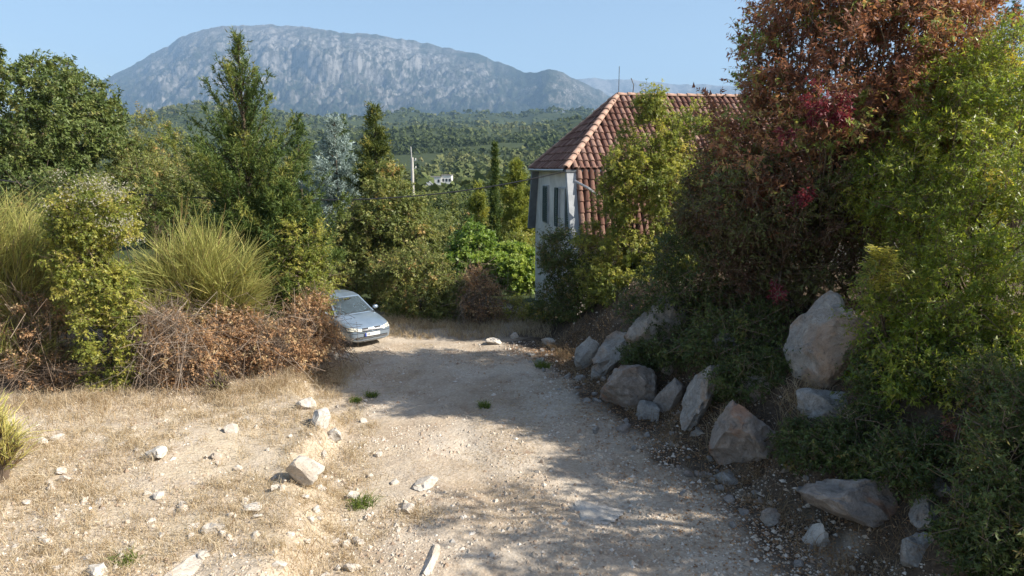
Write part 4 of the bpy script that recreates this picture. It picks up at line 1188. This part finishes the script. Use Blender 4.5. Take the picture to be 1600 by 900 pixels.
# ---- left side
plant('oak_tree', 'huge rounded evergreen oak behind the broom bushes', 'tree', [blob(35, 180, 125, 82, 27, 3), blob(110, 240, 72, 90, 26, 2.4), blob(-70, 250, 120, 130, 27, 3), blob(20, 280, 110, 60, 25, 2.2)], (-19, 27.5), ML_oak, 140, 1050, .38, 13, 12, .13, .075, .25, .3, 1, 40, group='oaks on the left side', shell=.8, up=.1)
plant('oak_tree', 'oak top peeking over the huge evergreen oak', 'tree', [blob(106, 112, 20, 16, 33, .7), blob(120, 140, 30, 25, 33, 1)], (-21.5, 33.5), ML_oak, 141, 40, .45, 11, 11, .13, .07, .15, .6, group='oaks on the left side')
plant('small_tree', 'pale green small tree between the oak and the juniper', 'tree', [blob(245, 230, 46, 40, 36, 1.4), blob(215, 265, 40, 30, 35, 1.4)], (-18.8, 36), ML_bramble, 142, 110, .6, 11, 11, .13, .065, .12, .4)
for k, (lab, bl, bs, mt, tn) in enumerate((
    ('olive shrub thicket under the pale green small tree', [blob(225, 300, 70, 50, 26, 1.6), blob(290, 290, 45, 50, 27, 1.2)], (-13.6, 26.3), ML_bramble, .4),
    ('dark thicket behind the creeper covered shrub', [blob(110, 340, 75, 55, 19.5, 1.3), blob(20, 400, 80, 60, 18, 1.2)], (-13.2, 19.6), ML_dark, .5),
    ('dark thicket at the foot of the juniper', [blob(255, 470, 75, 55, 18.3, 1.0), blob(390, 470, 80, 60, 18.8, 1.0)], (-8.6, 18.7), ML_dark, .45))):
    plant('thicket', lab, 'thicket', bl, bs, mt, 150 + k, 170, .5, 12, 12, .10, .05, .06, .3, 3, 16, tint=(tn, .2))

def creeper_extra(root, b, rng):
    a = Acc()
    for px, py, n in ((110, 290, 5), (150, 300, 5), (175, 312, 7), (190, 340, 4), (95, 275, 3), (130, 345, 3), (188, 358, 3), (88, 345, 2), (160, 300, 5)):
        for q in range(n):
            c = at(px + rng.normal(0, 15), py + rng.normal(0, 11), 14.5 + rng.normal(0, .3))
            m = 26
            P = c + rng.normal(size=(m, 3)) * [.12, .1, .06]
            a.leaves(P, rdir(rng, m) + [0, 0, .5], rdir(rng, m), .05, .028, rng.random(m))
    a.build('seed_heads', ML_white, root, b)
plant('creeper_shrub', 'creeper covered shrub with white fluffy seed heads on top', 'shrub', [blob(150, 335, 50, 48, 15.2, .8), blob(118, 380, 40, 50, 15.2, .7), blob(140, 440, 42, 60, 14.9, .7), blob(168, 540, 42, 78, 14.5, .6), blob(180, 470, 30, 40, 14.6, .5)], (-9.0, 15.2), ML_yel, 160, 330, .3, 13, 13, .062, .040, .05, .35, 3, 22, shell=.6, tint=(.5, .2), extra=creeper_extra)
plant('laurel_shrub', 'yellow green shrub leaning out above the parked car', 'shrub', [blob(470, 400, 42, 65, 19.2, .9), blob(490, 450, 30, 50, 18.7, .6)], (-6.2, 19.3), ML_yel, 161, 150, .36, 12, 12, .075, .04, .05, .3, 3, 14, tint=(.45, .2))

def broom(name, label, px, pyb, Y, top, spread, nrod, seed, group, base_tint=.55, lean=0.0, rodlen=(.7, 1.5)):
    rng = np.random.default_rng(seed)
    b = at(px, pyb, Y); b[2] = g1(b[0], b[1])
    H = at(px, top, Y)[2] - b[2]
    root = empty(name, b, label, 'broom bush', group)
    st, rods = Acc(), Acc()
    nm_ = 150
    tops = []
    for k in range(nm_):
        a = rng.uniform(0, 6.28); r = spread * rng.random() ** .6
        hh = H * .84 * math.sqrt(max(.1, 1 - .75 * (r / spread) ** 2)) * rng.uniform(.4, 1.0)
        e = b + np.array([math.cos(a) * r + lean * hh / H, math.sin(a) * r * .7, hh])
        m = b + (e - b) * .5 + np.array([0, 0, .12 * hh]) - (e - b) * [.12, .12, 0]
        s0 = b + np.array([math.cos(a), math.sin(a), 0]) * r * .25
        st.tube([s0, m, e], [.028, .02, .01], 4, .3)
        tops.append((s0, m, e, a, r))
    per = nrod // nm_
    for s0, m, e, a, r in tops:
        t = rng.uniform(.3, 1.0, per) ** .8
        P0 = (1 - t)[:, None] ** 2 * s0 + 2 * ((1 - t) * t)[:, None] * m + (t ** 2)[:, None] * e
        out = np.array([math.cos(a), math.sin(a) * .8, 0]) * (r / spread)
        D = norm(norm(out * .42 + np.array([0, 0, .85]) + rng.normal(0, .32, 3)) + rng.normal(0, .27, (per, 3)))
        ln = rng.uniform(*rodlen, per) * rng.uniform(.35, .85, per) * (H / 3.5)
        bend = np.stack([out[0] * np.ones(per), out[1] * np.ones(per), -.25 * np.ones(per)], 1) * (rng.normal(.2, .3, per) * ln)[:, None]
        P1 = P0 + D * (ln * .5)[:, None] + bend * .2; P2 = P0 + D * ln[:, None] + bend
        dead = rng.random(per) < .14 + .4 * (t < .6)
        rods.strips(np.stack([P0, P1, P2], 1), np.broadcast_to(np.array([.012, .010, .005]), (per, 3)) * rng.uniform(.6, 1.3, (per, 1)), np.where(dead, rng.uniform(0, .15, per), np.clip(rng.normal(base_tint, .2, per), .22, 1)))
    st.build('stems', M_twig, root, b); rods.build('green_rods', ML_broom, root, b)
    return root
broom('broom_bush', 'tall yellow green broom bush at the edge of the verge in front of the oak', 25, 610, 15.6, 258, 1.4, 11000, 171, 'broom bushes', .6)
broom('broom_bush', 'second tall broom beside the creeper covered shrub', -70, 600, 15.0, 280, 1.2, 6000, 172, 'broom bushes', .6)
broom('broom_bush', 'wide fan shaped broom bush under the juniper', 318, 560, 17.0, 318, 1.75, 15000, 173, 'broom bushes', .55)
broom('broom_bush', 'young yellow broom standing alone at the edge of the foreground', 8, 815, 9.9, 604, .42, 1800, 174, 'broom bushes', .85, 0, (.9, 1.6))
broom('broom_bush', 'short brownish broom tangle below the tall yellow broom', 45, 625, 14.8, 470, 1.2, 4200, 175, 'broom bushes', .26)
broom('broom_bush', 'thin green broom seedling in front of the dry brambles', 345, 640, 14.2, 570, .25, 260, 176, 'broom bushes', .6)

def dry_brush(name, label, blobs, seed, ntw, nclump, group='dry brambles beside the car', cat='dry bush', leaf=.06, grey=False):
    rng = np.random.default_rng(seed)
    c = np.mean([b_[0] for b_ in blobs], 0)
    b = np.array([c[0], c[1], g1(c[0], c[1])])
    root = empty(name, b, label, cat, group)
    P, O = sample_clumps(rng, blobs, ntw, .1, seed)
    st = P.copy(); st[:, 2] = gz(P[:, 0], P[:, 1]) + .02; st[:, :2] += rng.normal(0, .55, (ntw, 2)); up_ = rng.random(ntw) < .6; st[up_] = P[up_] + rng.normal(0, .5, (up_.sum(), 3)) * [1, 1, .7]
    mid = (st + P) / 2 + rng.normal(0, .22, P.shape); mid[:, 2] += .2
    e = P + rng.normal(0, .35, P.shape)
    a = Acc()
    a.strips(np.stack([st, mid, P, e], 1), np.broadcast_to(np.array([.012, .010, .007, .003]), (ntw, 4)), np.clip(rng.normal(.6 if grey else .32, .2, ntw), 0, 1))
    a.build('dead_stems', M_twig, root, b)
    if nclump:
        cw = Acc(); P2, O2 = sample_clumps(rng, blobs, nclump, .45, seed + 1)
        twig_leaves(cw, None, rng, P2, O2, .3, 9, 8, leaf, leaf * .6, .2, (.55, .25), .4)
        cw.build('dry_leaves', ML_dry, root, b)
    return root
dry_brush('dry_bramble', 'large heap of dry brown brambles below the fan shaped broom', [blob(420, 550, 85, 48, 16.0, .8), blob(350, 520, 70, 38, 16.3, .7)], 181, 1100, 300)
dry_brush('dry_bramble', 'brown bramble heap beside the creeper covered shrub', [blob(285, 560, 62, 55, 14.9, .6), blob(260, 520, 40, 40, 15.3, .5)], 182, 700, 190)
dry_brush('dry_bramble', 'brown leafy brambles reaching to the nose of the car', [blob(480, 510, 38, 50, 17.3, .6), blob(508, 535, 24, 26, 18.0, .4)], 183, 600, 170)
dry_brush('dead_branches', 'bundle of bare grey dead branches leaning on the brambles', [blob(250, 500, 34, 26, 14.6, .3), blob(285, 530, 30, 40, 14.5, .3), blob(235, 570, 20, 40, 14.3, .3)], 184, 200, 0, None, 'dead branches', grey=True)
dry_brush('dry_bramble', 'brown dry tangle below the tall yellow green broom', [blob(45, 520, 55, 60, 14.9, .6), blob(70, 590, 50, 40, 14.4, .5)], 186, 700, 90)
dry_brush('dry_bramble', 'rusty dry bush at the end of the track before the garden', [blob(752, 470, 34, 34, 22.9, .7), blob(745, 440, 24, 18, 23.2, .5)], 185, 500, 100)

# ---- conifers
def conifer(name, label, px, top_py, Y, rad, seed, nbr, mat, upang, sprays, L, W, base_z=None, power=.8, group=None, cat='conifer', droop=0.0, irregular=.25, trunk=.13, low=.06, tint=(.5, .2), spw=.16):
    rng = np.random.default_rng(seed)
    t_ = at(px, top_py, Y)
    b = np.array([t_[0], Y, g1(t_[0], Y)])
    H = t_[2] - b[2]
    root = empty(name, b, label, cat, group)
    tr, nd = Acc(), Acc()
    zs = np.linspace(0, H, 9); sway = np.cumsum(rng.normal(0, .02, (9, 2)), 0) * (H / 8)
    sway -= np.linspace(0, 1, 9)[:, None] * sway[-1]
    tp = b + np.concatenate([sway, zs[:, None]], 1)
    tr.tube(tp, np.linspace(trunk, .012, 9), 7, .4)
    f = low + (1 - low) * rng.random(nbr) ** 1.05
    f = np.concatenate([f, np.linspace(.93, .985, 6)])
    for k, q in enumerate(f):
        o = np.array([np.interp(q * H, zs, tp[:, c]) for c in range(3)])
        ln = rad * max(.05, (1 - q)) ** (power + .25 * max(0, q - .6) / .4) * rng.uniform(1 - irregular * 1.6, 1 + irregular)
        a = k * 2.399 + rng.normal(0, .3); el = R(upang + rng.normal(0, 9) + 18 * q)
        d = np.array([math.cos(a) * math.cos(el), math.sin(a) * math.cos(el), math.sin(el)])
        tt = np.linspace(0, 1, 5)[:, None]
        br = o + d * ln * tt + np.array([0, 0, 1.0]) * (ln * (.22 * tt ** 2 - droop * tt))
        tr.tube(br[[0, 2, 4]], np.array([.026, .014, .005]) * (trunk / .13), 4, .4)
        ns = max(3, int(sprays * ln / rad * 1.6))
        u = rng.uniform(.18, 1.05, ns)
        bp = np.stack([np.interp(u, tt[:, 0], br[:, c]) for c in range(3)], 1)
        sd = norm(d[None] * .75 + rng.normal(0, .55, (ns, 3)) + np.array([0, 0, .22 + .3 * (upang > 30)]))
        sl = spw * rng.uniform(.6, 1.5, ns) * (1.25 - .5 * u)
        m = 10
        v = rng.uniform(0, 1, (ns, m))
        B = bp[:, None] + sd[:, None] * (sl[:, None] * v)[..., None]
        DD = norm(sd[:, None] * .9 + rng.normal(0, .55, (ns, m, 3)))
        T = np.clip(rng.normal(tint[0], tint[1] * .7, 1) + rng.normal(0, tint[1] * .6, (ns, 1)) + .12 * (u[:, None] - .5) + rng.normal(0, .07, (ns, m)), 0, 1)
        nd.leaves(B.reshape(-1, 3), DD.reshape(-1, 3), rdir(rng, ns * m), L * .95 * rng.uniform(.7, 1.2, ns * m), W * .62, T.ravel(), .1)
    tr.build('trunk', M_bark, root, b, True); nd.build('crown', mat, root, b)
    return root
conifer('juniper_tree', 'tall pointed juniper with ragged upswept branches', 372, 62, 20.5, 3.0, 201, 230, ML_con, 34, 42, .13, .045, power=.72, irregular=.38, trunk=.13, low=.1, spw=.28)
conifer('juniper_tree', 'low spreading juniper branch mass beside the tall juniper', 435, 300, 19.4, 1.9, 202, 110, ML_con, 25, 46, .13, .045, power=.45, irregular=.3, trunk=.08, low=.2, spw=.28, tint=(.45, .2))
conifer('dark_conifer', 'dark green conifer behind the tall juniper', 465, 182, 42, 1.9, 203, 90, ML_con, 12, 40, .2, .09, group='conifers behind the car', irregular=.2, spw=.4, tint=(.4, .2))
conifer('dark_conifer', 'dark conifer top between the blue cedar and the spruce', 535, 190, 46, 2.0, 204, 80, ML_con, 10, 36, .2, .09, group='conifers behind the car', spw=.4, tint=(.35, .2))
conifer('blue_cedar', 'silvery blue cedar between the dark conifer and the spruce', 522, 190, 33.5, 2.4, 205, 160, ML_blue, 14, 42, .16, .06, power=.55, spw=.34, low=.1)
conifer('spruce_tree', 'tall olive spruce tangled with creeper near the utility pole', 584, 168, 30, 1.9, 206, 170, ML_spruce, 18, 44, .16, .06, power=.7, spw=.32, low=.15)
conifer('cypress_tree', 'slim dark column shaped cypress beside the pine', 773, 228, 48, .75, 207, 90, ML_con, 66, 30, .18, .07, power=.35, irregular=.12, trunk=.1, low=.1, spw=.32, cat='cypress')
conifer('pine_tree', 'yellow green pine next to the cypress by the house', 806, 258, 50, 2.2, 208, 100, ML_pine, 14, 50, .2, .08, power=.5, irregular=.35, spw=.42, low=.1, cat='pine')
conifer('pine_tree', 'small yellowish pine beside the cypress', 748, 288, 52, 1.4, 209, 60, ML_pine, 16, 40, .2, .08, power=.6, spw=.38, cat='pine')

# ---- behind the car and in the garden
plant('creeper_mound', 'creeper draped mound below the olive spruce', 'creeper', [blob(605, 350, 50, 56, 27.5, 1.5), blob(565, 370, 42, 45, 27, 1.2), blob(645, 390, 38, 36, 26.5, 1.1), blob(608, 290, 24, 28, 28.5, .8)], (-5.2, 27.5), ML_bramble, 220, 300, .45, 12, 12, .11, .07, .09, .3, 2, 18, shell=.65, tint=(.42, .2))
plant('bramble_hedge', 'dense bramble hedge directly behind the parked car', 'hedge', [blob(575, 445, 48, 42, 26.2, 1.1), blob(520, 420, 40, 50, 26.5, 1.0)], (-6.0, 26.3), ML_bramble, 221, 200, .42, 12, 12, .09, .055, .05, .25, 3, 12, shell=.6, tint=(.42, .2), group='bramble hedge at the end of the track')
plant('bramble_hedge', 'rounded bramble hedge between the car and the rusty dry bush', 'hedge', [blob(655, 455, 55, 62, 24.0, 1.1), blob(615, 440, 38, 45, 25.2, .9), blob(705, 475, 32, 42, 23.6, .8)], (-3.2, 24.2), ML_bramble, 222, 320, .40, 12, 12, .085, .052, .05, .25, 3, 14, shell=.6, tint=(.5, .2), group='bramble hedge at the end of the track')
plant('bramble_hedge', 'yellowish low bush between the rusty dry bush and the house', 'hedge', [blob(800, 488, 38, 20, 23.4, .6), blob(840, 495, 24, 16, 23.0, .5)], (0, 23.4), ML_yel, 223, 80, .26, 10, 10, .06, .035, .03, .3, 3, 10, tint=(.7, .2), group='bramble hedge at the end of the track')
plant('fig_shrub', 'fresh green broad leaved shrub in the garden beyond the track', 'shrub', [blob(738, 385, 32, 36, 38, 1.2), blob(718, 415, 24, 24, 37, 1)], (-2.2, 38), ML_fig, 224, 110, .4, 9, 9, .17, .13, .05, .3, 3, 12, tint=(.4, .2))
for k, (px, py, rx, ry, Y) in enumerate(((770, 425, 30, 26, 37), (812, 434, 26, 26, 36), (795, 402, 34, 18, 40))):
    plant('vine_plant', ('bright green vine row beside the fresh green shrub', 'bright green vine row against the white gable wall', 'bright green vine row farthest up the garden')[k], 'vine', [blob(px, py, rx, ry, Y, .7)], (at(px, py, Y)[0], Y), ML_fig, 230 + k, 110, .38, 9, 9, .17, .14, .03, .3, 3, 8, tint=(.68, .18), group='vines in the garden')
for k in range(3):
    px, py, Y = ((775, 330, 60), (815, 365, 46), (700, 350, 48))[k]
    plant('garden_bush', ('bush with yellowing leaves under the cypress', 'bush with yellow leaves by the house corner', 'grey green bush left of the cypress')[k], 'bush', [blob(px, py + 30, 34, 28, Y, 1.3)], (at(px, py, Y)[0], Y), (ML_bramble, ML_yel, ML_bramble)[k], 240 + k, 90, .5, 10, 10, .14, .08, .05, .3, 2, 8, tint=(.5, .2))

# scrub trees on the slope below the garden: three builds, copied
def copy_thing(src, loc, rz, sc, label=None):
    c = src.copy(); COL.objects.link(c); c.location = loc; c.rotation_euler = (0, 0, rz); c.scale = (sc, sc, sc)
    if label: c['label'] = label
    for ch in src.children:
        d = ch.copy(); COL.objects.link(d); d.parent = c
    return c
rng = np.random.default_rng(99)
protos = []
for k, mt in enumerate((ML_oak, ML_bramble, ML_dark)):
    Y = 70 + 4 * k; X = (-120 + 40 * k) / FPX * Y; z = g1(X, Y)
    c0 = np.array([X, Y, z])
    bl = [(c0 + [0, 0, 2.0], np.array([1.7, 1.7, 1.5])), (c0 + [.8, 0, 1.4], np.array([1.3, 1.3, 1.1])), (c0 + [-.9, .3, 1.5], np.array([1.2, 1.2, 1.1]))]
    protos.append(plant('scrub_tree', 'rounded green scrub tree on the slope below the garden', 'tree', bl, (X, Y), mt, 250 + k, 110, .55, 10, 9, .19, .11, .1, .3, 1, 10, group='scrub trees below the garden', shell=.6, tint=(.45, .2)))
placed = 0
while placed < 85:
    Y = 38 * (150 / 38) ** rng.random(); px = rng.uniform(390, 860) if rng.random() < .85 else rng.uniform(150, 390)
    X = (px - 800) / FPX * Y
    if Y < 60 and (X > -1.5 or px < 560): continue
    z = g1(X, Y)
    s = rng.uniform(.8, 1.5) * (1.0 if Y < 70 else 1.25)
    topy = 262 + (5.2 - (z + 3.4 * s)) / Y * FPX
    lim = 303 if 615 < px < 735 else 288
    if topy < lim:
        s = (5.2 - z - (lim - 262) * Y / FPX) / 3.4
        if s < .35: continue
    copy_thing(protos[rng.integers(3)], (X, Y, z - .15), rng.uniform(0, 6.28), s); placed += 1

# ------------------------------------------------------------------ small plants, dry grass, fallen leaves
ML_straw = leafmat('straw_blade', [(0, (0.210, 0.140, 0.084)), (.35, (0.367, 0.281, 0.180)), (.7, (0.504, 0.421, 0.300)), (1, (0.588, 0.529, 0.420))], .3, .8, .15)
def blades(name, label, X, Y, H, seed, mat, wid=.007, spread=.45, tint=(.55, .22), lie=0.0, cat='grass', stuff=True):
    rg = np.random.default_rng(seed); n = len(X)
    Z = gz(X, Y)
    P0 = np.stack([X, Y, Z - .01], -1)
    d = norm(np.stack([rg.normal(0, spread, n), rg.normal(0, spread, n), np.full(n, 1.0 - lie)], -1) + lie * rg.normal(0, .6, (n, 3)) * [1, 1, .25])
    P1 = P0 + d * (H * .55)[:, None]; P2 = P0 + d * H[:, None] + np.stack([rg.normal(0, .25, n) * H, rg.normal(0, .25, n) * H, -.18 * H], -1)
    P2[:, 2] = np.maximum(P2[:, 2], Z + .006); P1[:, 2] = np.maximum(P1[:, 2], Z + .008)
    tn = np.clip(rg.normal(tint[0], tint[1], n), 0, 1)
    a = Acc()
    if lie: a.strips(np.stack([P1, P2], 1), np.broadcast_to(np.array([wid, wid * .3]), (n, 2)), tn)
    else: a.strips(np.stack([P0, P1, P2], 1), np.broadcast_to(np.array([wid, wid * .8, wid * .2]), (n, 3)), tn)
    o = a.build(name, mat)
    return tag(o, label, cat, kind='stuff') if stuff else o
def tufts(rg, n_t, region, per, sp):
    X, Y = region(rg, n_t)
    m = rg.poisson(per, len(X)) + 3
    idx = np.repeat(np.arange(len(X)), m)
    return X[idx] + rg.normal(0, sp, len(idx)), Y[idx] + rg.normal(0, sp, len(idx)), idx
rg = np.random.default_rng(300)
def verge(rg, n):
    Y = 7.0 + 12 * rg.random(n * 4) ** 1.35; X = shelf(Y) + .9 - 8 * rg.random(n * 4) ** .9
    k = (rg.random(n * 4) < sstep(-.35, .3, fbm(X * .55, Y * .55, seed=70, oct=3)) * .9 + .1) & (X > -10.5)
    return X[k][:n], Y[k][:n]
X, Y, idx = tufts(rg, 2000, verge, 13, .08)
hh = rg.uniform(.10, .26, 2000)[np.minimum(idx, 1999)] * rg.uniform(.5, 1.2, len(X))
blades('dry_grass', 'straw coloured dry grass covering the sunny verge', X, Y, hh, 301, ML_straw, .008)
Xl, Yl = verge(rg, 16000)
blades('straw_litter', 'flattened dry straw lying on the verge', Xl, Yl, rg.uniform(.08, .22, len(Xl)), 302, ML_straw, .007, .6, (.55, .2), .9)
def edge(rg, n):
    t = rg.random(n); px = np.interp(t, [0, .35, .6, 1], [0, 215, 420, 545]); py = np.interp(t, [0, .35, .6, 1], [655, 640, 612, 560])
    pts = np.array([at(a, b, 14) for a, b in zip(px, py)])
    s = (CAM_Z - .35) / (CAM_Z - pts[:, 2]); q = pts.copy(); q[:, 0] *= s; q[:, 1] *= s
    return q[:, 0] + rg.normal(0, .3, n), q[:, 1] + rg.normal(.1, .55, n)
X, Y, idx = tufts(rg, 420, edge, 15, .11)
blades('edge_grass', 'taller dry grass along the foot of the brambles', X, Y, rg.uniform(.08, .5, len(X)) * rg.random(len(X)) ** .5, 303, ML_straw, .008, .4, (.42, .25))
def bankside(rg, n):
    Y = rg.uniform(7.6, 20, n); X = toe(Y) + rg.gamma(1.8, .65, n) - .35
    return X, Y
X, Y, idx = tufts(rg, 500, bankside, 14, .1)
blades('bank_grass', 'thin dry grass between the boulders of the bank', X, Y, rg.uniform(.1, .36, len(X)), 304, ML_straw, .007, .6, (.12, .14))  # low tint puts the bank's shade into the straw colour
def trackgrass(rg, n):
    Y = 7.4 + 13 * rg.random(n * 5); X = .5 * (toe(Y) + shelf(Y)) + rg.normal(0, 1.5, n * 5)
    k = fbm(X * .7, Y * .7, seed=71, oct=3) > .18
    return X[k][:n], Y[k][:n]
X, Y = trackgrass(rg, 9000)
blades('track_straw', 'short flattened straw on the dirt track', X, Y, rg.uniform(.05, .14, len(X)), 305, ML_straw, .006, .7, (.5, .2), .85)
def farend(rg, n):
    return rg.uniform(-4.5, 1.2, n), rg.uniform(20.8, 24.5, n)
X, Y, idx = tufts(rg, 420, farend, 14, .1)
blades('far_grass', 'dry grass at the far end of the track', X, Y, rg.uniform(.12, .4, len(X)), 306, ML_straw, .011, .4, (.5, .2))
for lab, px, py, n_, s_, h_ in (('clump of dry golden grass between two boulders', 1290, 735, 420, .17, .5), ('tall pale grass tuft hanging over the bank slabs', 1140, 625, 300, .16, .62), ('brown grass tuft beside the largest boulder', 1255, 655, 360, .2, .5), ('golden dry grass mat on the sunlit track', 640, 805, 500, .28, .2)):
    Yg = {1290: 10.1, 1140: 12.0, 1255: 11.3}.get(px)
    p = ground_at(px, py) if Yg is None else at(px, py, Yg)
    X = p[0] + rg.normal(0, s_, n_); Y = p[1] + rg.normal(0, s_ * .7, n_)
    o = blades('grass_tuft', lab, X, Y, rg.uniform(.4, 1, n_) * h_, int(px), ML_straw, .008, .5, (.5, .2), stuff=False)
    tag(o, lab, 'grass tuft', 'grass tufts', 'stuff' if px == 640 else None)
ML_weed = leafmat('weed_leaf', [(0, (.06, .10, .02)), (.5, (.12, .17, .035)), (1, (.22, .25, .06))], .3, .6, .2)
for lab, px, py, s_ in (('bushy green weed growing beside the angular white rock', 566, 792, .17), ('small green weed in the shaded middle of the track', 757, 636, .12), ('green weed near the far bank slabs', 848, 574, .18), ('tiny green weed beside the white ledges', 556, 628, .11), ('green weed at the track edge in front of the car', 581, 620, .12), ('yellow green weed low in the dry verge', 195, 880, .13)):
    p = ground_at(px, py); n_ = 170
    X = p[0] + np.clip(rg.normal(0, s_ * .6, n_), -s_, s_); Y = p[1] + np.clip(rg.normal(0, s_ * .5, n_), -s_, s_)
    o = blades('green_weed', lab, X, Y, rg.uniform(.4, 1.3, n_) * s_ * 1.35, int(px) + 5, ML_weed, .012, .55, (.5, .25), stuff=False)
    tag(o, lab, 'weed', 'green weeds')
def fallen():
    rg = np.random.default_rng(310); n = 14000
    Y = rg.uniform(7.2, 20, n); X = toe(Y) + rg.normal(.3, 1.1, n)
    k = fbm(X, Y, seed=73) > -.3; X, Y = X[k], Y[k]; n = len(X)
    P = np.stack([X, Y, gz(X, Y) + .012], -1)
    D = norm(np.stack([rg.normal(size=n), rg.normal(size=n), rg.normal(0, .15, n)], -1)); N = norm(np.array([0, 0, 1.]) + .3 * rg.normal(size=(n, 3)))
    a = Acc(); a.leaves(P, D, N, rg.uniform(.03, .065, n), rg.uniform(.02, .035, n), rg.random(n) * .7)
    tag(a.build('leaf_litter', ML_dry), 'brown fallen leaves along the foot of the bank', 'leaves', kind='stuff')
fallen()

# ------------------------------------------------------------------ haze: the air between here and the mountain
def haze():
    m, nt, out = newmat('haze_air')
    v = nt.nodes.new('ShaderNodeVolumePrincipled')
    v.inputs['Color'].default_value = (.40, .655, 1.0, 1)
    v.inputs['Density'].default_value = HAZE
    v.inputs['Anisotropy'].default_value = .0
    nt.links.new(v.outputs[0], out.inputs['Volume'])
    x0, x1, y0, y1, z0, z1 = -8200, 8200, -420, 16500, -60, 2350
    a = Acc(); a.box(((x0 + x1) / 2, (y0 + y1) / 2, (z0 + z1) / 2), (x1 - x0, y1 - y0, z1 - z0))
    tag(a.build('haze', m), kind='stuff')
HAZE = 7.2e-5
haze()
